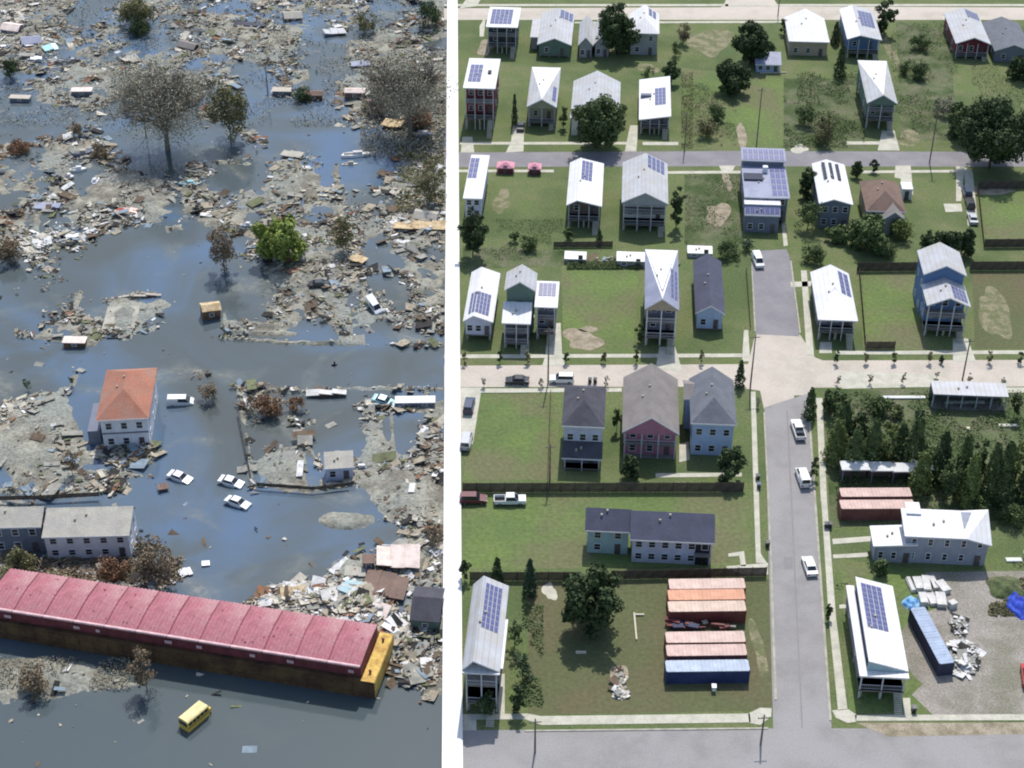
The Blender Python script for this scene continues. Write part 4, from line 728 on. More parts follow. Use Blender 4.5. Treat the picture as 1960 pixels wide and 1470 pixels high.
def heap(name, label, cat, px, py, w, d, hgt, mat, seed, z=0., n=26):      # lumpy cloth or earth mound
    rr = random.Random(seed); P = at(px, py, z); V = []; k = n
    for j in range(k+1):
        for i in range(k+1):
            u_, v_ = i/k*2-1, j/k*2-1; r2 = u_*u_+v_*v_; e_ = max(0, 1-r2); V.append((u_*w/2*(1+.1*math.sin(5*v_+seed)), v_*d/2*(1+.1*math.sin(4*u_+seed)), hgt*e_**.6*(.7+.3*math.sin(u_*7+seed)*math.cos(v_*6+seed))+.05*rr.random()-.05))
    me = bpy.data.meshes.new(name); me.from_pydata(V, [], [(j*(k+1)+i, j*(k+1)+i+1, (j+1)*(k+1)+i+1, (j+1)*(k+1)+i) for j in range(k) for i in range(k)]); me.materials.append(K[mat]); o = link(name, me, None, P); return tag(o, label, cat)
K['tarp'] = MAT('blue_tarp', (.10, .30, .60), .6, (.30, .50, .70), .8); K['tarp2'] = MAT('royal_blue_tarp', (.04, .09, .55), .6, (.03, .05, .35), .8); K['pale_sheet'] = MAT('pale_sheeting', (.66, .65, .63), .8, (.5, .49, .47), .8); K['pinkroof'] = MAT('pale_pink_board', (.80, .68, .62), .9, (.62, .52, .46), .6)
heap('tarp', 'light blue crumpled tarp between the white sheets and the solar house', 'tarp', 1745, 1156, 3., 3.4, .9, 'tarp', 1); heap('tarp', 'royal blue tarp heap at the right edge of the gravel yard', 'tarp', 1950, 1160, 4., 6., 1.5, 'tarp2', 2)
heap('soil_mound', 'dark brushy mound beside the royal blue tarp', 'mound', 1925, 1125, 6, 6, 1.2, 'scrub', 5)
for k, (x, y, w_, d_, a_) in enumerate([(1742, 1122, .6, 3.2, .1), (1757, 1122, 1.4, 2.8, .05), (1772, 1124, 1.2, 3.4, -.1), (1786, 1118, .9, 3., .1), (1804, 1128, 1.5, 2.6, .3), (1766, 1152, 1.2, 2.4, 0.), (1783, 1150, 1.3, 2.6, .1), (1800, 1152, 1.5, 3., -.1), (1822, 1162, 1.2, 1., .4), (1752, 1182, .7, 1.6, .3)]):
    lab = ['thin white plank stack, leftmost of the pale stacks', 'white sheet stack right of the thin plank stack', 'grey white sheet stack above the orange drum place', 'narrow white stack in the shade of the metal house', 'white stack with clipped corner, far right of upper row', 'pinkish white stack beside the blue tarp', 'white stack in the middle of the lower row', 'broad greenish white stack, right of lower row', 'small squat white block right of the broad stack', 'little pale block at the head of the trailer'][k]
    b = MB()
    for j in range(3+k % 3): b.box((random.uniform(-.06, .06), random.uniform(-.08, .08), .12+.22*j), (w_, d_, .2), random.uniform(-.04, .04))
    o = b.obj('sheet_stack', K['pale_sheet']); o.location = at(x, y); o.rotation_euler.z = a_; tag(o, lab, 'sheet stack', 'pale stacks in the gravel yard', 'stuff' if 0 else None)
for k, (x, y, w_, d_, m, lab) in enumerate([(1112, 1250, 1.6, .4, 'w_cream', 'short pale plank lying on the olive lawn'), (1216, 1200, .25, 6., 'w_cream', 'long thin pale pipe lying on the olive lawn'), (1224, 1178, 1.5, .25, 'w_cream', 'short pale pipe at right angles to the long one'), (1940, 1073, 2.6, .9, 'w_pale', 'pale board in the grass right of the metal house'), (1930, 816, 3.6, .8, 'walk', 'pale bench slab at the right edge of the planted block'), (1730, 762, 8, .8, 'w_pale', 'long pale planter bench in the planted block'), (1853, 822, .6, .9, 'w_cream', 'small cream post in the planted block meadow'),
                                            (1846, 772, 7.5, .8, 'w_pale', 'pale bench row below the grey pavilion'), (1480, 140, 7, .25, 'w_cream', 'low white rail below the tiny blue cottage')]): b = MB(); b.box((0, 0, .15), (w_, d_, .3)); o = b.obj('plank', K[m]); o.location = at(x, y); tag(o, lab, 'plank')
# ------------------------------------------------------------ trees
def leaf_quads(C, Nn, size, rng):      # centres, outward directions -> tilted quads
    n = len(C); d = Nn+rng.normal(0, .55, (n, 3)); d /= np.linalg.norm(d, axis=1)[:, None]+1e-9
    a = np.cross(d, rng.normal(0, 1, (n, 3))); a /= np.linalg.norm(a, axis=1)[:, None]+1e-9; b = np.cross(d, a)
    s = (size*rng.uniform(.6, 1.4, n))[:, None]; e_ = rng.uniform(.55, 1., n)[:, None]
    V = np.stack([C-a*s-b*s*e_*.6, C+a*s*.7-b*s*e_, C+a*s+b*s*e_*.7, C-a*s*.6+b*s*e_], 1).reshape(-1, 3)
    return V, np.arange(4*n).reshape(n, 4)
CRN = [0]
def crown(kind, r, H):
    CRN[0] += 1; rng = np.random.default_rng(CRN[0]*7+3); ls = .13+.026*min(r, 6)
    if kind == 'cone':
        n = int(min(6500, math.pi*r*H/(ls*ls)*1.15)); z = rng.uniform(0, 1, n)**1.2; ph = rng.uniform(0, 2*np.pi, n); rad = (1-z*.92)**.62*(1+.2*np.sin(ph*4+z*15+CRN[0])+.14*np.sin(z*H*3.1+ph*2)); rad *= rng.uniform(.68, 1.05, n)
        C = np.stack([np.cos(ph)*rad*r, np.sin(ph)*rad*r, z*H], 1); Nn = np.stack([np.cos(ph), np.sin(ph), np.full(n, .5)], 1); V, Fq = leaf_quads(C, Nn, ls, rng)
    else:
        k = int(9+r*7); dens = dict(round=.85, sparse=.15, loose=.45)[kind]
        cc = rng.normal(0, 1, (k, 3)); cc /= np.linalg.norm(cc, axis=1)[:, None]; cc *= rng.uniform(.3, .85, (k, 1)); cc = cc*np.array([r, r, H/2])+np.array([0, 0, H*.47])
        rc = rng.uniform(.2, .42, k)*r*(1. if r < 3 else .78); Vs = []
        for c0, r0 in zip(cc, rc):
            n = int(max(14, 4*np.pi*r0**2/(ls*ls)*.6*dens)); dd = rng.normal(0, 1, (n, 3)); dd /= np.linalg.norm(dd, axis=1)[:, None]
            C = c0+dd*r0*rng.uniform(.5, 1.12, (n, 1)); V, _ = leaf_quads(C, dd, ls*dict(round=1, loose=.7, sparse=.5)[kind], rng); Vs.append(V)
        V = np.concatenate(Vs); Fq = np.arange(len(V)).reshape(-1, 4)
    return quads_mesh('crown', V, Fq, [K['leaf_mid']])
TK = {}
def trunkmesh(kind, var):
    if (kind, var) in TK: return TK[(kind, var)]
    rr = random.Random(var*31+len(kind)); b = MB()
    def grow(p, d, ln, rad, lev, maxl):
        q = p+d*ln; b.tube(p, q, rad, rad*.66, 5 if lev < 2 else 3)
        if lev >= maxl: return
        for _ in range(3 if lev else (6 if kind == 'bare' else 5)):
            nd = (d+Vector((rr.uniform(-1, 1), rr.uniform(-1, 1), rr.uniform(-.25, .6)))*.85).normalized(); grow(q-d*ln*rr.uniform(0, .35), nd, ln*rr.uniform(.6, .85), rad*(.68 if kind == 'bare' else .55), lev+1, maxl)
    grow(Vector((0, 0, -.02)), Vector((0, 0, 1)), .36, .035, 0, 6 if kind == 'bare' else 2); TK[(kind, var)] = b; return b
TM = {}
def tree(kind, leaf, px, yb, yt, wpx, label, z=0., name=None, cat='tree', bark='bark', group=None, cb=-.02):
    G = at(px, yb, z); T = atY(px, yt, G.y+0.); hgt = max(T.z-z, .6); r = wpx/2*zcam(G)/FPX; var = random.randrange(3)
    hgt = max(hgt-r*.35*(1 if kind != 'cone' else .2), .5)
    o = empty(name or ('shrub' if hgt < 2.2 else 'tree'), G, random.uniform(0, 6.28), label, cat if hgt >= 2.2 or cat != 'tree' else 'shrub', group)
    tk = 'bare' if kind in ('bare',) else 'tk'; key = (tk, var, bark)
    if key not in TM: TM[key] = trunkmesh(tk, var).mesh('trunk', [K[bark]])
    link('trunk', TM[key], o, (0, 0, 0), None, ((r*1.5, r*1.5, hgt*.82) if tk == 'bare' else (max(r*.9, hgt*.3),)*2+(hgt*.9,)))
    ck = {'bare': 'sparse', 'round': 'round', 'cone': 'cone', 'loose': 'loose'}[kind]; me = crown(ck, r, hgt*((1-cb) if ck != 'cone' else .95)); me.materials[0] = K['leaf_'+leaf]; c = link('crown', me, o, (0, 0, hgt*cb if ck != 'cone' else hgt*.05))
    return o
TR = [ # kind, leaf, px, base y, top y, width px, label
('round', 'dark', 1180, 104, -14, 92, 'tall dark tree over the grey twin gabled house'), ('round', 'dark', 1436, 122, 26, 84, 'big round dark tree near the far street junction'), ('round', 'dark', 1401, 178, 98, 74, 'lower round dark tree left of the tiny blue cottage'),
('round', 'mid', 1142, 284, 166, 104, 'spreading live oak before the wide grey gabled house'), ('round', 'dark', 1893, 322, 168, 150, 'huge dark oak overhanging the middle street at right'), ('round', 'mid', 1840, 262, 172, 76, 'loose mid green tree leaning on the huge dark oak'),
('round', 'dark', 1283, 162, 108, 38, 'dark small tree above the white twin pitched roof'), ('round', 'dark', 1692, 66, -16, 46, 'dark tree beside the half white, half grey roof'), ('round', 'dark', 905, 492, 372, 62, 'tall dark tree growing against the flood wall'),
('round', 'dark', 1294, 436, 332, 34, 'dark columnar tree hugging the large pale grey house'), ('round', 'dark', 1542, 378, 308, 38, 'dark tree right of the solar covered flat house'), ('loose', 'mid', 1545, 440, 360, 62, 'leafy mid green tree below the dark one at the flat house'),
('round', 'mid', 1600, 462, 424, 46, 'low green bush in front of the three strip roof'), ('round', 'mid', 1654, 478, 402, 90, 'broad tree in front of the brown bungalow'), ('loose', 'lime', 1722, 458, 408, 50, 'yellow green tree right of the brown bungalow'),
('round', 'dark', 1780, 492, 424, 46, 'left dark tree of the clump behind the deep blue house'), ('round', 'dark', 1812, 496, 420, 50, 'middle dark tree of the clump behind the deep blue house'), ('round', 'dark', 1844, 490, 426, 44, 'right dark tree of the clump behind the deep blue house'),
('round', 'dark', 1130, 1200, 1060, 134, 'big round oak alone on the olive lawn'), ('round', 'dark', 1394, 920, 838, 70, 'dark tree below the pale blue house'), ('cone', 'dark', 1415, 740, 690, 20, 'slim dark cypress at the left of the crossing'),
('cone', 'dark', 1548, 800, 742, 26, 'dark conifer on the verge right of main street top'), ('round', 'dark', 1556, 918, 866, 24, 'round dark street tree beside the white van'), ('cone', 'teal', 1014, 1138, 1070, 28, 'blue green conifer behind the left end of the olive lawn'), ('cone', 'dark', 952, 1112, 1068, 24, 'small conifer left of the blue green one'),
('round', 'dark', 890, 1112, 1064, 26, 'dark tree at the flood wall behind the big solar roof'), ('round', 'dark', 1208, 912, 862, 44, 'dark round bush tree in front of the pink house'), ('loose', 'dark', 985, 1240, 1170, 40, 'dark bush beside the big white roof, upper'), ('loose', 'teal', 1000, 1300, 1238, 46, 'leafy bush beside the big white roof, middle'),
('round', 'dark', 992, 1364, 1300, 38, 'dark bush beside the big white roof, lower'), ('round', 'dark', 930, 1368, 1322, 44, 'dark shrub under the posted porch of the big solar house'), ('loose', 'brown', 1308, 84, 26, 34, 'bare purplish tree left of the gravel lot'), ('loose', 'mid', 1294, 108, 74, 26, 'small leafy tree under the bare purplish one'),
('cone', 'dark', 1606, 148, 90, 24, 'dark narrow conifer left of the blue house'), ('cone', 'dark', 1598, 84, 42, 18, 'narrow conifer by the wide white hipped roof'), ('round', 'mid', 1500, 66, 20, 18, 'thin street tree at the junction corner'), ('round', 'dark', 1950, 152, 98, 52, 'dark tree under the bluish grey house'),
('loose', 'mid', 1760, 96, 58, 46, 'pale scrub tree right of the far blue house'), ('loose', 'mid', 1757, 150, 100, 52, 'scrub tree in the overgrown far lot'), ('loose', 'mid', 1730, 142, 112, 30, 'low scrub tree left in the overgrown far lot'), ('loose', 'grey', 1805, 220, 172, 48, 'greyish tree beside the huge oak'),
('loose', 'olive', 1575, 276, 210, 46, 'olive thicket tree in the overgrown middle lot'), ('loose', 'mid', 1540, 240, 190, 44, 'pale thicket tree in the overgrown middle lot'), ('round', 'dark', 1578, 262, 212, 28, 'dark upright bush in the overgrown middle lot'), ('loose', 'olive', 1352, 262, 214, 44, 'weedy bush in the left olive lot'), ('loose', 'mid', 1372, 230, 188, 40, 'weedy bush above the dirt drive'),
('loose', 'mid', 1012, 478, 444, 42, 'green bush on the lot below the pink pavilions'), ('round', 'mid', 985, 462, 438, 20, 'small bush left of the green bush'), ('round', 'mid', 1090, 458, 428, 22, 'bush at the porch of the leaning solar house'), ('cone', 'dark', 1147, 466, 440, 14, 'small dark tree right of the leaning solar porch'),
('loose', 'mid', 1395, 492, 448, 60, 'broad bush at the low end of the weedy lot'), ('loose', 'teal', 1430, 480, 452, 30, 'bluish bush above the side street'), ('loose', 'mid', 1560, 500, 462, 60, 'bush row right of the side street head'), ('loose', 'mid', 1700, 492, 460, 40, 'low green bush under the broad bungalow tree'),
('round', 'dark', 1672, 330, 300, 20, 'dark round tree on the verge by the brown bungalow'), ('round', 'dark', 1640, 340, 300, 26, 'dark tree between white strip roof and bungalow'), ('round', 'mid', 1555, 352, 312, 26, 'mid green tree left of the white strip roof'), ('loose', 'mid', 1095, 338, 300, 14, 'thin bush at the kerb by the leaning solar house'),
('round', 'mid', 1470, 104, 68, 26, 'small tree between the dark tree and the white hipped roof'), ('round', 'dark', 1520, 288, 262, 0, ''), ('loose', 'mid', 1240, 150, 118, 26, 'green bush above the white twin roof'), ('loose', 'mid', 1190, 238, 180, 24, 'slender tree right of the wide grey gable'),
('round', 'mid', 1078, 246, 190, 18, 'slender bush row left of the wide grey gable'), ('cone', 'dark', 985, 240, 180, 12, 'thin dark shrub right of the tall maroon house'), ('round', 'dark', 1222, 656, 612, 20, 'dark shrub at the tan gabled porch'), ('round', 'mid', 1232, 640, 600, 12, 'small shrub behind the tan gabled porch'),
('round', 'mid', 1180, 826, 770, 22, 'green bush between charcoal roof and pink house'), ('round', 'dark', 1900, 700, 668, 0, ''), ('loose', 'mid', 1590, 1108, 1070, 0, ''), ('round', 'dark', 1586, 1186, 1148, 18, 'small street tree right of main street, lower'), ('round', 'mid', 1688, 1098, 1062, 34, 'bush at the low wing of the metal house'),
('round', 'mid', 1790, 800, 770, 0, ''), ('loose', 'mid', 1935, 1000, 958, 60, 'scrubby tree behind the white metal house at right'), ('loose', 'mid', 1870, 985, 950, 50, 'scrubby bush behind the white metal house'), ('loose', 'olive', 1945, 800, 752, 0, ''), ('round', 'dark', 1940, 800, 738, 26, 'upright tree right of the grey pavilion'),
('round', 'dark', 1780, 772, 742, 14, 'dark shrub at the left end of the pavilion'), ('loose', 'mid', 1680, 790, 752, 60, 'loose shrub mass in the planted block, left'), ('round', 'teal', 1758, 806, 776, 26, 'bluish shrub in the planted block'), ('loose', 'mid', 1720, 800, 768, 36, 'shrub mass beside the planter bench'),
]
for t_ in TR:
    if t_[5]: tree(*t_, cb=.13 if t_[2] in (1142, 1893) else -.02)
rr = random.Random(21)
where = ['at the crossing corner', 'below the first, nearest the pavement', 'third down the pavement side', 'in the upper back row left', 'in the middle back row']
belt = [(1592, 790, 728, 50), (1610, 838, 768, 52), (1598, 882, 800, 46), (1640, 850, 776, 46), (1632, 900, 818, 44), (1665, 892, 800, 42), (1692, 890, 796, 42), (1720, 880, 812, 40), (1745, 896, 796, 46), (1770, 902, 830, 40), (1760, 938, 862, 44), (1796, 918, 828, 44), (1812, 958, 870, 46), (1836, 938, 832, 40), (1850, 968, 868, 44), (1868, 930, 822, 42), (1890, 958, 850, 44), (1912, 960, 846, 46), (1936, 948, 830, 44), (1962, 962, 850, 46), (1985, 950, 838, 46)]
beltlab = ['first tree of the planted belt at the crossing', 'second belt tree down the main pavement', 'belt tree lowest on the pavement side', 'belt tree inside the second row near the pavement', 'belt tree above the rose containers, leftmost', 'belt tree above the rose containers, next right', 'pointed belt tree above the pale slab roof', 'small belt tree right of the pointed one', 'bright belt tree beside the dark birdhouse post', 'belt tree behind the right end of the slab roof', 'front belt tree at the end of the slab roof', 'belt tree in the back row, middle', 'front belt tree in the deep shade, middle', 'pointed belt tree in the back row, right of middle', 'tall dark front belt tree left of the cream post', 'belt tree under the cream post', 'dark front belt tree right of the cream post', 'broad belt tree near the right edge', 'light topped belt tree near the right edge', 'last belt tree at the right frame edge', 'belt tree half outside the right edge']
for i, ((x, yb, yt, w_), lab) in enumerate(zip(belt, beltlab)): tree('cone' if i % 3 else 'round', ['mid', 'mid', 'lime', 'dark'][i % 4] if i > 1 else 'mid', x, yb, yt, w_*1.02, lab, group='trees of the planted belt')
g1 = 'young street trees on the upper verge of the cross street'
for i, (x, lab) in enumerate([(890, 'beside the flood wall'), (957, 'before the left end of the grey green house'), (1010, 'before the white porch roof path'), (1083, 'right of the pale drive'), (1155, 'at the middle of the empty green lot'), (1217, 'before the tan gabled house'), (1342, 'before the navy roofed cottage'), (1600, 'first right of the crossing'), (1656, 'at the side fence of the slatted porch house'), (1710, 'at the end of the dark hedge fence'), (1778, 'left of the deep blue house drive'), (1802, 'tiny one close to the deep blue drive'), (1893, 'right of the deep blue house drive'), (1952, 'at the right frame edge')]):
    tree('round', 'dark' if i % 2 else 'olive', x, 696, 664 if i != 11 else 678, 13, 'young street tree '+lab, name='street_tree', group=g1)
for i, (x, yb, lab) in enumerate([(926, 742, 'at the flood wall end of the lower verge'), (1036, 742, 'between the two parked cross street cars'), (1160, 740, 'left of the taupe roof'), (1212, 735, 'behind the taupe roof'), (1602, 738, 'at the corner of the planted block'), (1664, 735, 'second on the planted block edge'), (1728, 735, 'third on the planted block edge'), (1790, 734, 'above the left end of the pavilion'), (1855, 736, 'above the pavilion middle'), (1918, 740, 'above the pavilion right end'), (1448, 780, 'on the left verge of main street')]):
    tree('loose', 'grey', x, yb, yb-27, 13, 'thin bare young tree '+lab, name='street_tree', group='thin young trees on the lower verge')
# ruined vegetation in the flood
TL = [('bare', 'grey', 322, 288, 84, 228, 'huge bare grey tree in the open flood'), ('loose', 'olive', 442, 268, 118, 74, 'olive leaved tree right of the huge bare tree'), ('loose', 'brown', 430, 520, 392, 62, 'brown dying tree beside the bright green one'), ('round', 'bright', 536, 500, 392, 108, 'bright lime green tree standing in the flood'),
      ('loose', 'olive', 657, 482, 392, 52, 'brownish green tree right of the lime green one'), ('bare', 'grey', 785, 262, 70, 200, 'large grey bare tree beside the flood wall'), ('loose', 'grey', 745, 210, 110, 90, 'greyish tree left of the large bare tree'), ('loose', 'olive', 822, 392, 290, 80, 'olive tree against the flood wall'), ('loose', 'brown', 140, 912, 846, 40, 'brown bush left of the red roofed house'),
      ('loose', 'brown', 300, 1116, 1018, 120, 'big brown dead bush right of the whitewashed house'), ('loose', 'rust', 215, 1104, 1062, 84, 'rust brown bush in front of the whitewashed house'), ('loose', 'olive', 40, 1100, 1040, 90, 'olive bush behind the barge at left'), ('loose', 'brown', 282, 1322, 1228, 66, 'brown and green bush leaning on the barge side'),
      ('loose', 'brown', 70, 1320, 1262, 80, 'dry brush clump below the barge at left'), ('loose', 'rust', 516, 792, 746, 68, 'rust red bush on the long debris strip'), ('loose', 'brown', 480, 786, 750, 34, 'brown bush left of the rust red one'), ('loose', 'rust', 568, 785, 750, 44, 'small rust bush right of the rust red one'), ('loose', 'brown', 400, 766, 722, 46, 'brown bush near the white van'),
      ('loose', 'brown', 20, 500, 440, 76, 'brown scorched bush at the left edge'), ('loose', 'dark', 20, 150, 100, 60, 'dark bush at the far left edge'), ('loose', 'olive', 265, 48, -20, 90, 'olive tree at the top of the debris field'), ('loose', 'dark', 270, 66, 28, 60, 'dark brush under the olive top tree'), ('loose', 'brown', 150, 262, 225, 34, 'small dry bush in the left water'), ('loose', 'rust', 40, 290, 262, 60, 'reddish brush at the left edge of the water'),
      ('loose', 'brown', 190, 300, 270, 50, 'dry brush above the white boat shapes'), ('bare', 'brown', 210, 290, 200, 0, ''), ('loose', 'rust', 800, 240, 190, 80, 'reddish brush under the large bare tree'), ('loose', 'brown', 832, 1046, 984, 44, 'brown tree at the flood wall near the dark roof'), ('loose', 'dark', 55, 750, 712, 20, 'thin dark shrub above the muddy lawn'), ('loose', 'dark', 138, 738, 716, 12, 'tiny shrub left of the red roofed house corner'),
      ('loose', 'dark', 580, 190, 160, 50, 'dark brush right of the white box trailer'), ('loose', 'brown', 830, 330, 0, 0, ''), ('loose', 'olive', 700, 60, 10, 60, 'olive grey tree on the far debris bank'), ('loose', 'dark', 820, 50, -10, 70, 'dark tree at the top by the flood wall'), ('loose', 'dark', 515, 60, 20, 0, '')]
for t_ in TL:
    if t_[5]: tree(*t_[:5], t_[5]*(1.25 if t_[2] in (442, 430, 657) else .88 if t_[0] == 'loose' else 1), t_[6], z=WZ, bark='bark_grey', cb=.22 if t_[0] == 'bare' else 0.)
# ------------------------------------------------------------ wrecks in the flood
def wreck(px, py, w, d, hgt, roofm, wallm, label, yaw=0, tilt=0, kind='box', name='wrecked_house', cat='wreck', z=WZ-.2):
    P = at(px, py, z); r = empty(name, P, math.radians(yaw), label, cat); r.rotation_euler = (math.radians(tilt), math.radians(tilt*.6), math.radians(yaw)); rr = random.Random(int(px+py))
    if kind == 'boat':
        b = MB(); n = 10; top = []
        for i in range(n+1): t = i/n; top.append((w*(t-.5), -d/2*math.sin(math.pi*min(1, .15+.85*t))**.6))
        pts = [(x, y, hgt) for x, y in top]+[(x, -y, hgt) for x, y in top[::-1][1:-1]]; b.prism(pts, .1); b.obj('hull', K[wallm], r); b = MB(); b.box((w*.05, 0, hgt+.3), (w*.3, d*.5, .6)); b.obj('cabin', K[roofm], r); b = MB(); b.box((-w*.25, 0, hgt+.03), (w*.3, d*.55, .06)); b.obj('deck', K['deck'], r)
    elif kind == 'slab':
        for i in range(3): b = MB(); b.box((w*(-.33+.33*i), rr.uniform(-.1, .1)*d, hgt+.05*i), (w*.36, d, .14), 0, tilt=Matrix.Rotation(rr.uniform(-.2, .2), 3, 'Y') @ Matrix.Rotation(rr.uniform(-.2, .2), 3, 'X')); b.obj('roof_sheet', K[roofm], r)
        b = MB(); b.box((0, 0, hgt*.4), (w*.8, d*.7, hgt*.7)); b.obj('wall', K[wallm], r)
    else:
        b = MB(); b.box((0, 0, hgt/2), (w, d, hgt)); b.obj('wall', K[wallm], r); b = MB()
        rh = .22*d if kind == 'gable' else .02
        b.prism([(-w/2-.2, -d/2-.2, hgt+.05), (w/2+.2, -d/2-.2, hgt+.05), (w/2+.2, 0, hgt+.06+rh), (-w/2-.2, 0, hgt+.06+rh)], lambda p: p[2]-.15); b.prism([(-w/2-.2, 0, hgt+.06+rh), (w/2+.2, 0, hgt+.06+rh), (w/2+.2, d/2+.2, hgt+.05), (-w/2-.2, d/2+.2, hgt+.05)], lambda p: p[2]-.15); b.obj('roof', K[roofm], r)
        for i in range(max(1, int(w/3))): add_window(r, -w/2+w*(i+.5)/max(1, int(w/3)), -d/2-.03, hgt*.6, 0, .8, min(.9, hgt*.4))
K['w_rust'] = MAT('rotten_boards', (.22, .13, .08), .95, (.10, .07, .05), .8); K['gold'] = MAT('tan_thatch', (.62, .50, .32), .95, (.40, .28, .15), .8)
wreck(403, 606, 3.6, 2.6, 2.6, 'gold', 'w_rust', 'broken tan topped shed chunk adrift in open water', 20, 8, 'gable')
wreck(145, 662, 4.2, 1.9, 1.5, 'pinkroof', 'w_rust', 'low shed with pinkish roof on the debris bar', 0, 2); wreck(795, 776, 7.2, 1.8, 1.4, 'white_roof', 'w_slate', 'long white trailer roof on the debris strip by the flood wall', 2, 1, name='trailer', cat='trailer'); wreck(625, 758, 7.5, 1.6, .9, 'pale_sheet', 'w_rust', 'long pale collapsed roof strip right of the rust bushes', 1, 2, 'slab')
wreck(40, 194, 5, 1.8, 1.3, 'cream', 'w_slate', 'cream trailer afloat at the left edge', -3, 1, name='trailer', cat='trailer'); wreck(158, 182, 5, 2, 1.6, 'pinkroof', 'w_slate', 'pinkish boxy trailer on the far bank left', 4, 2, name='trailer', cat='trailer'); wreck(540, 182, 4.6, 2, 1.6, 'cream', 'w_slate', 'pale green white trailer left of the dark brush', 0, 2, name='trailer', cat='trailer')
wreck(680, 188, 5, 2.4, 2.2, 'pinkroof', 'w_brown', 'pale roofed cabin left of the red roof wreck', 0, 2, 'gable'); wreck(600, 190, 4.6, 2.4, 1.8, 'brown_roof', 'w_rust', 'brown broken hut beside the dark brush', 6, 5, 'gable')
wreck(728, 212, 7, 5, 2., 'brown_roof', 'gold', 'collapsed house with brownish red roof by the large bare tree', 25, 9, 'gable'); wreck(752, 245, 5, 4, 1.4, 'gold', 'w_rust', 'yellowish roof remains below the brownish red roof', -15, 8, 'slab'); wreck(812, 262, 4.6, 1.6, 1., 'white_roof', 'w_slate', 'white boat shaped roof at the flood wall', 12, 3, 'boat', 'boat', 'boat')
wreck(682, 300, 7.4, 1.8, .9, 'pale_sheet', 'c_white', 'long white boat in the middle water', 10, 2, 'boat', 'boat', 'boat'); wreck(670, 316, 4., 1., .4, 'cream', 'c_cream', 'small cream skiff just below the long white boat', 6, 2, 'boat', 'boat', 'boat'); wreck(184, 350, 3, 1.8, .7, 'white_roof', 'c_white', 'white bow of a sunken boat left of centre', -90, 10, 'boat', 'boat', 'boat')
wreck(158, 298, 4.4, 1.8, 1.1, 'cream', 'w_slate', 'cream covered boat, longer of the left pair', 10, 3, 'boat', 'boat', 'boat'); wreck(150, 328, 4., 1.4, .8, 'white_roof', 'c_white', 'white boat below the cream covered boat', 12, 3, 'boat', 'boat', 'boat'); wreck(132, 342, 2.6, 1.4, .8, 'white_roof', 'c_white', 'short white boat at the foot of the left pair', 0, 3, 'boat', 'boat', 'boat')
wreck(363, 354, 5., 1.6, .6, 'c_turq', 'c_turq', 'turquoise overturned boat among the grey debris', -3, 3, 'boat', 'boat', 'boat'); wreck(474, 434, 3., 1.1, .6, 'c_white', 'c_white', 'small white boat left of the lime tree', -15, 3, 'boat', 'boat', 'boat'); wreck(70, 118, 3, 2., 1., 'c_white', 'c_white', 'bright white box at upper left', 10, 3, 'slab', 'floating_box', 'wreck')
wreck(312, 938, 1.8, 1.4, .9, 'brown_roof', 'w_rust', 'small brown stump raft left of the pale car', 20, 8, 'slab', 'raft'); wreck(394, 1082, .9, .7, .5, 'c_white', 'c_white', 'tiny white box alone below the cars', 10, 5, 'box', 'floating_box', 'wreck'); wreck(244, 410, 4.4, 1.6, 1.0, 'c_red', 'c_red', 'red pink tarp roof on the debris bank', 4, 6, 'slab'); wreck(212, 408, 3, 1.6, .8, 'white_roof', 'w_slate', 'white crumpled roof left of the red pink tarp', 10, 8, 'slab')
wreck(80, 470, 4, 2.6, .7, 'pale_sheet', 'w_rust', 'big pale fallen roof sheet on the left bank', 10, 6, 'slab'); wreck(140, 458, 3, 1.4, .8, 'white_roof', 'w_slate', 'white tilted roof sheet on the left bank tip', 25, 8, 'slab'); wreck(686, 502, 3.6, 2.4, 1., 'gold', 'w_rust', 'cream broken roof below the brownish green tree', -30, 8, 'slab'); wreck(810, 440, 13, 3., 1.2, 'gold', 'w_rust', 'long yellowish collapsed house remains by the flood wall', 2, 3, 'slab')
wreck(762, 1082, 7, 4.6, 2.2, 'pinkroof', 'w_rust', 'pinkish white collapsed roof with dark hollow below', 3, 5, 'slab'); wreck(738, 1128, 7, 5.4, 1.2, 'brown_roof', 'w_rust', 'brown earthy collapsed roof mound', -8, 6, 'slab'); wreck(818, 1178, 4.4, 7, 2.6, 'char_roof', 'w_green', 'dark grey roofed house leaning at the flood wall', -4, 4, 'gable'); wreck(706, 1088, 1.8, 1.8, 2.2, 'brown_roof', 'w_brown', 'dark brown hut left of the pinkish collapsed roof', 5, 3)
K['slab'] = MAT('silty_concrete_slab', (.42, .41, .35), .9, (.30, .29, .25), .5, fine=.2)
b = MB(); b.box((0, 0, 0), (6.6, 8.6, .3)); o = b.obj('foundation_slab', K['slab']); o.location = at(232, 608, WZ+.42); o.rotation_euler.z = .06; tag(o, 'bare pale foundation slab where a house was washed away', 'foundation slab')
wreck(268, 571, 8.6, .6, .7, 'cream', 'w_rust', 'long cream plank row behind the foundation slab', 7, 2, 'slab'); wreck(178, 1095, 4.8, 2., .4, 'pale_sheet', 'w_slate', 'bluish roof sheets between bush and barge', -4, 4, 'slab')
wreck(690, 898, 4, .9, .5, 'white_roof', 'w_slate', 'white capsized skiff right of the lavender shed', 6, 4, 'boat', 'boat', 'boat'); wreck(258, 856, 2.2, 1.6, .8, 'white_roof', 'w_rust', 'white wreck sheets in front of the red roofed house', 20, 10, 'slab'); wreck(640, 700, 1.1, .7, .5, 'c_dark', 'c_dark', 'tiny dark boat in the open flooded street', 0, 2, 'boat', 'boat', 'boat'); wreck(355, 1100, 2, 1.6, .6, 'white_roof', 'w_rust', 'small white sheet behind the barge', 30, 5, 'slab')
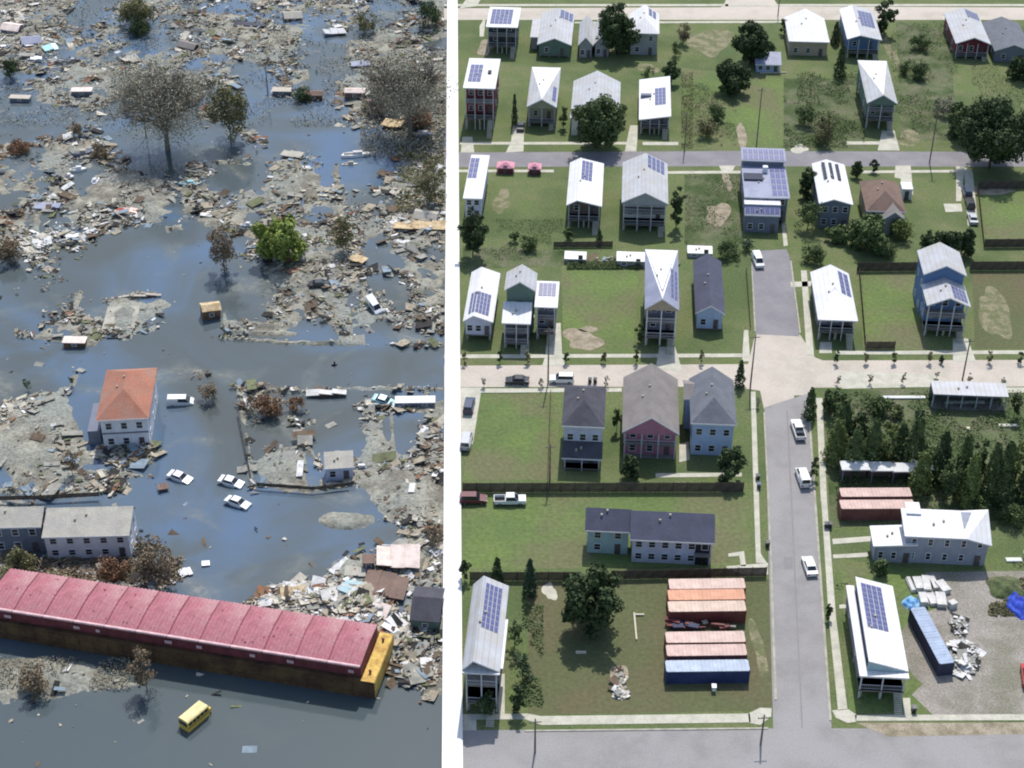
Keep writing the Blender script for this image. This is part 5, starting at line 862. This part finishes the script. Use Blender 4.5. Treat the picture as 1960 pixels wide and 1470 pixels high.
for a in [(60, 84, 5, 4, 1.2, 'patio_roof', 'w_slate', 'bluish grey collapsed roof in the upper left corner', 20, 6, 'gable'), (24, 60, 5, 4, 1.4, 'pinkroof', 'w_slate', 'pinkish grey roof at the top left edge', -10, 6, 'gable'), (96, 96, 4, 3, .8, 'c_turq', 'w_slate', 'pale blue tilted sheet in the upper left', 35, 9, 'slab'),
          (478, 52, 9, 2.4, .8, 'char_roof', 'w_slate', 'long dark flat roof near the top middle', -6, 4, 'slab'), (560, 36, 5, 4, 1.2, 'beige_roof', 'w_rust', 'beige roof wreck on the top debris bank', 15, 6, 'gable'), (640, 66, 6, 3.4, 1., 'grey_roof', 'w_slate', 'pale grey roof wreck left of the top right tree', 20, 6, 'slab'), (360, 92, 5, 3, 1., 'tan_roof', 'w_rust', 'taupe roof wreck above the huge bare tree', -20, 8, 'gable'),
          (250, 118, 4.4, 3, .8, 'beige_roof', 'w_rust', 'beige broken roof left of the huge bare tree', 40, 8, 'slab'), (690, 128, 5, 2.6, .9, 'patio_roof', 'w_slate', 'blue grey roof sheet on the far right bank', 5, 5, 'slab'), (560, 300, 5, 3, .8, 'beige_roof', 'w_rust', 'beige roof remains below the trailer with the pale top', -15, 6, 'slab'), (90, 400, 6, 2.6, .7, 'patio_roof', 'w_slate', 'bluish wide roof sheet above the left bank', 3, 4, 'slab'),
          (640, 1150, 4.6, 3.4, 1.2, 'pale_sheet', 'w_rust', 'pale broken slab at the middle of the timber heap', 25, 12, 'slab'), (668, 1135, 3.4, 3, 1.3, 'w_teal', 'w_rust', 'grey green wall panel lying on the timber heap', 75, 10, 'slab'), (715, 1175, 5, 2.6, 1.4, 'pinkroof', 'w_rust', 'cream slab nearest the barge end', -20, 12, 'slab'), (560, 1140, 4, 2.2, 1., 'gold', 'w_rust', 'golden tan roof fragment on the timber heap', 10, 12, 'slab'),
          (752, 1205, 3.6, 2.8, 1.2, 'white_roof', 'w_rust', 'white slab right of the barge end', 60, 14, 'slab'), (680, 1100, 3.4, 2.2, .9, 'beige_roof', 'w_rust', 'beige roof piece behind the grey green panel', 0, 8, 'slab'), (815, 420, 5, 3.4, 1.2, 'beige_roof', 'w_rust', 'beige roof above the long yellowish remains', -8, 8, 'gable')]: wreck(*a)
# ------------------------------------------------------------ loose debris: nobody could count it
DM = [MAT('debris_'+n_, c, .95, tuple(x*.7 for x in c), .8, fine=.15) for n_, c in [('grey', (.33, .325, .29)), ('tan', (.40, .35, .27)), ('brown', (.16, .12, .085)), ('dark', (.045, .042, .04)), ('white', (.72, .72, .71)), ('rust', (.27, .14, .085)), ('blue', (.26, .33, .39)), ('cream', (.58, .54, .45)), ('green', (.17, .185, .10))]]
def debris(name, label, X, Y, Zg, cls, lo=.2, hi=1.5, seed=0, stack=.35, P=None, bigp=.018):
    rng = np.random.default_rng(seed); n = len(X); L_ = np.exp(rng.normal(math.log(.52), .7, n)).clip(.15, 4.5); W = (L_*rng.uniform(.08, .7, n)).clip(.07, 1.5); T = rng.uniform(.03, .16, n); big = rng.random(n) < bigp; L_ = np.where(big, rng.uniform(1.6, 4.4, n), L_); W = np.where(big, rng.uniform(1., 2.6, n), W)
    ang = (fbm(X, Y, 14, 2, 77)-.5)*5+rng.normal(0, .38, n)+np.where(rng.random(n) < .7, 0, math.pi/2); tl = rng.normal(0, .22, n); z = Zg+rng.exponential(stack, n).clip(0, 1.6)*.5+.02
    ca, sa = np.cos(ang), np.sin(ang); V = np.zeros((n, 8, 3))
    for k, (sx, sy, sz) in enumerate([(-1, -1, -1), (1, -1, -1), (1, 1, -1), (-1, 1, -1), (-1, -1, 1), (1, -1, 1), (1, 1, 1), (-1, 1, 1)]):
        lx = sx*L_/2; ly = sy*W/2; V[:, k, 0] = X+lx*ca-ly*sa; V[:, k, 1] = Y+lx*sa+ly*ca; V[:, k, 2] = z+sz*T/2+lx*tl+ly*tl[::-1]*.8
    Fb = np.array([(4, 5, 6, 7), (0, 1, 5, 4), (1, 2, 6, 5), (2, 3, 7, 6), (3, 0, 4, 7)]); Fq = (np.arange(n)[:, None, None]*8+Fb[None]).reshape(-1, 4)
    base = np.array(P if P is not None else [.31, .15, .16, .15, .05, .02, .05, .06, .07]); mi = np.zeros(n, int)
    for c in range(7):
        p = base.copy()
        if c == CLS.index('p'): p = np.array([.16, .18, .07, .08, .22, .03, .03, .24, .02])
        if c == CLS.index('b'): p = np.array([.16, .16, .30, .16, .04, .09, .02, .04, .05])
        if c == CLS.index('g'): p = np.array([.2, .14, .2, .16, .05, .03, .02, .05, .15])
        k = cls == c; mi[k] = rng.choice(9, k.sum(), p=p/p.sum())
    o = link(name, quads_mesh(name, V.reshape(-1, 3), Fq, DM, np.repeat(mi, 5))); return tag(o, label, 'debris', kind='stuff')
NC = 150000; rng = np.random.default_rng(5)
Yr = 128+(rng.random(NC)**1.15)*360; lw = wall_x(Yr)-1.8; Wd = 62+72*np.clip((Yr-130)/320, 0, 1.2); Xr = lw-rng.random(NC)*Wd
hh, dd, cc, pxx, pyy = fields(Xr, Yr); clump = fbm(Xr, Yr, 5, 3, 9); far = np.clip((520-pyy)/520, 0, 1)
keep = rng.random(NC) < dd*(.05+1.6*np.clip((clump-.40)*5, 0, 1))*np.clip((hh+.28)*3.2, 0, 1)
keep &= ~((hh < -.2) & (rng.random(NC) > .06)); keep &= (pxx > -80) & (pyy < 1500) & (pyy > -60)
dist = np.hypot((pxx-235)/34, (pyy-603)/32); keep &= ~((dist < 1) & (rng.random(NC) < .85))
Xk, Yk, hk, ck, py_k = Xr[keep], Yr[keep], hh[keep], cc[keep], pyy[keep]; zk = np.maximum(WZ+hk, WZ-.03)
for nm, lab, a_, b_ in [('far_debris', 'mottled carpet of splintered timber over the far flooded blocks', -999, 420), ('middle_debris', 'splintered boards on the middle mud banks', 420, 980), ('near_debris', 'pale splintered boards heaped around the barge', 980, 9999)]:
    k = (py_k >= a_) & (py_k < b_); debris(nm, lab, Xk[k], Yk[k], zk[k], ck[k], seed=int(abs(a_)) % 97)
# drifting specks on the open water
ns = 700; Ys = 135+rng.random(ns)*330; Xs = wall_x(Ys)-2-rng.random(ns)*(62+80*np.clip((Ys-130)/320, 0, 1)); h2, *_ = fields(Xs, Ys); k = (h2 < 0) & (fbm(Xs, Ys, 12, 2, 20) > .46)
o = debris('drift', 'small bits drifting on the open flood water', Xs[k], Ys[k], np.full(k.sum(), WZ-.03), np.zeros(k.sum(), int), seed=8, stack=.02)
# dense heaps
def pile(cx, cy, rx, ry, n, hgt, label, cls='p', seed=1, name='debris_pile', z=WZ, P=None):
    rng = np.random.default_rng(seed); a = rng.random(n)*2*np.pi; r_ = rng.random(n)**.55; px = cx+np.cos(a)*r_*rx; py = cy+np.sin(a)*r_*ry; W_ = [at(x, y, z) for x, y in zip(px, py)]
    X = np.array([w.x for w in W_]); Y = np.array([w.y for w in W_]); Zg = z+hgt*(1-r_**1.5)*rng.uniform(.2, 1, n); debris(name, label, X, Y, Zg, np.full(n, CLS.index(cls)), seed=seed, stack=.2, P=P, bigp=.0 if P is not None else .03)
pile(600, 1150, 95, 36, 1900, 1.2, 'pale yellowish timber heap behind the barge end', 'p', 3); pile(690, 1170, 62, 52, 2400, 1.8, 'heap of white and tan boards at the barge end', 'p', 4); pile(760, 1240, 44, 40, 1200, 1.2, 'scattered boards right of the barge end', 'd', 5); pile(800, 1290, 48, 26, 700, .8, 'low debris spit below the barge end', 'd', 6)
pile(245, 868, 62, 26, 800, .9, 'boards strewn in front of the red roofed house', 'd', 7); pile(275, 860, 22, 16, 150, 1.3, 'bright white and dark wreckage at the house corner', 'p', 8); pile(15, 800, 18, 34, 220, .7, 'bright pale rubble at the left edge', 'p', 9, P=None); pile(60, 1104, 80, 16, 260, .8, 'brush and boards behind the barge at left', 'g', 10)
pile(790, 438, 70, 16, 320, 1., 'yellowish wreckage strip by the flood wall', 'p', 11); pile(640, 435, 60, 10, 180, .8, 'brown wreckage left of the brownish green tree', 'b', 12); pile(100, 462, 70, 22, 300, .9, 'pale wreckage on the left bank', 'p', 13); pile(235, 420, 50, 16, 240, .9, 'coloured wreckage around the red pink tarp', 'd', 14); pile(735, 780, 60, 14, 200, .7, 'dark and pale wreck bits beside the pale blue car', 'd', 15)
pile(1842, 1262, 32, 34, 460, 1.0, 'white broken rubble heap beside the trailer', 'd', 16, 'rubble_heap', 0., P=[.3, .02, .01, .06, .6, 0, .01, .05, 0]); pile(1836, 1200, 16, 20, 120, .6, 'pale rubble around a dark hollow in the yard', 'd', 17, 'rubble_heap', 0., P=[.3, .02, .01, .2, .5, 0, .01, .05, 0])
pile(1186, 1308, 12, 30, 120, .15, 'thin brown rubble strip on the olive lawn', 'd', 18, 'rubble_heap', 0., P=[.2, .2, .4, .1, .06, .02, 0, .2, 0]); pile(1188, 1330, 14, 7, 60, .3, 'pale rubble ring on the olive lawn', 'd', 19, 'rubble_heap', 0., P=[.2, .1, .1, .0, .5, .02, 0, .4, 0]); pile(1200, 500, 110, 8, 160, .5, 'pale odds and ends along the back lane', 'd', 20, 'lane_clutter', 0.)
pile(1600, 1370, 0.1, .1, 1, .1, 'single board at the kerb corner', 'd', 21) if 0 else None
# ------------------------------------------------------------ weeds and tufts
def tufts(name, label, n, box, mat, size, seed, thr=.45, z=0., sc=6., hmax=.5, cond=None):
    rng = np.random.default_rng(seed); px = rng.uniform(box[0], box[2], n); py = rng.uniform(box[1], box[3], n); r_ = (px-980)/FPX; u_ = (735-py)/FPX; dy = CP+u_*SP; dz = -SP+u_*CP; t_ = (z-CAMH)/dz; X = r_*t_; Y = dy*t_
    k = fbm(X, Y, sc, 3, seed) > thr
    if cond is not None: k &= cond(px, py)
    X, Y = X[k], Y[k]; m = len(X); C = np.stack([X, Y, z+rng.random(m)*hmax*fbm(X, Y, 3, 2, seed+1)], 1); V, Fq = leaf_quads(C, np.tile([0, 0, .8], (m, 1)), size*rng.uniform(.5, 1.3), rng); return tag(link(name, quads_mesh(name, V, Fq, [K[mat]])), label, 'weeds', kind='stuff')
K['weed'] = MAT('weed_leaf', (.125, .165, .068), .9, (.085, .12, .048), .3, fine=.3, fscale=2.); K['dryweed'] = MAT('dry_weed', (.18, .17, .09), .95, (.10, .10, .05), .3, fine=.3)
tufts('weeds', 'tall weeds filling the overgrown lots right of the vacant one', 9000, (1500, 140, 1655, 282), 'weed', 0.19, 31, .44, hmax=1.4); tufts('weeds', 'thick weeds between the far blue and maroon houses', 9000, (1705, 45, 1835, 268), 'weed', 0.20, 32, .42, hmax=1.6)
tufts('weeds', 'weeds on the left vacant lot above the middle street', 5000, (1305, 160, 1410, 280), 'weed', 0.17, 33, .46, hmax=1.); tufts('weeds', 'weeds on the lot beside the solar covered house', 5000, (1312, 335, 1422, 470), 'weed', 0.15, 34, .45, hmax=.8); tufts('weeds', 'weedy strip behind the left cross street houses', 6000, (888, 420, 1080, 505), 'weed', 0.15, 35, .46, hmax=.8)
tufts('weeds', 'meadow weeds inside the planted block', 12000, (1600, 750, 1965, 960), 'weed', 0.17, 36, .42, hmax=1.0); tufts('weeds', 'weeds around the gravel yard and metal house', 7000, (1600, 960, 1965, 1130), 'weed', 0.12, 37, .5, hmax=.6, cond=lambda x, y: (x > 1905) | (y < 975) | ((x < 1690) & (y > 1066))); tufts('dry_weeds', 'dry weeds at the right of the gravel yard', 2500, (1880, 1100, 1965, 1180), 'dryweed', 0.14, 38, .45, hmax=.6)
tufts('dry_weeds', 'dry brown garden strip beside the thin pole', 1600, (1304, 140, 1326, 285), 'dryweed', 0.15, 39, .3, hmax=.7); tufts('weeds', 'weeds along the left of the container yard', 2500, (1000, 1120, 1040, 1360), 'weed', 0.11, 40, .45, hmax=.5); tufts('weeds', 'hedge weeds along the back lane', 5000, (1085, 503, 1230, 516), 'weed', 0.15, 41, .3, hmax=1.)
tufts('weeds', 'rough green ground behind the two tree belt at the right', 4000, (1860, 120, 1965, 290), 'weed', 0.19, 42, .4, hmax=1.); tufts('brush', 'dead brush matted over the far left debris', 16000, (-20, -20, 850, 240), 'leaf_grey', .17, 43, .5, z=WZ+.2, hmax=1.2); tufts('brush', 'dead brush beside the large bare tree', 9000, (690, 100, 850, 300), 'leaf_grey', .18, 44, .42, z=WZ+.2, hmax=1.8)
tufts('brush', 'olive brush by the flood wall in the middle distance', 5000, (760, 280, 850, 410), 'leaf_olive', .18, 45, .4, z=WZ+.1, hmax=1.6); tufts('brush', 'dry brush tangled below the barge at left', 2600, (0, 1262, 250, 1320), 'leaf_grey', .2, 46, .45, z=WZ+.1, hmax=1.2); tufts('brush', 'brush around the whitewashed house', 3000, (0, 1070, 350, 1112), 'leaf_brown', .2, 47, .4, z=WZ+.1, hmax=1.4)
print('objects', len(bpy.data.objects))
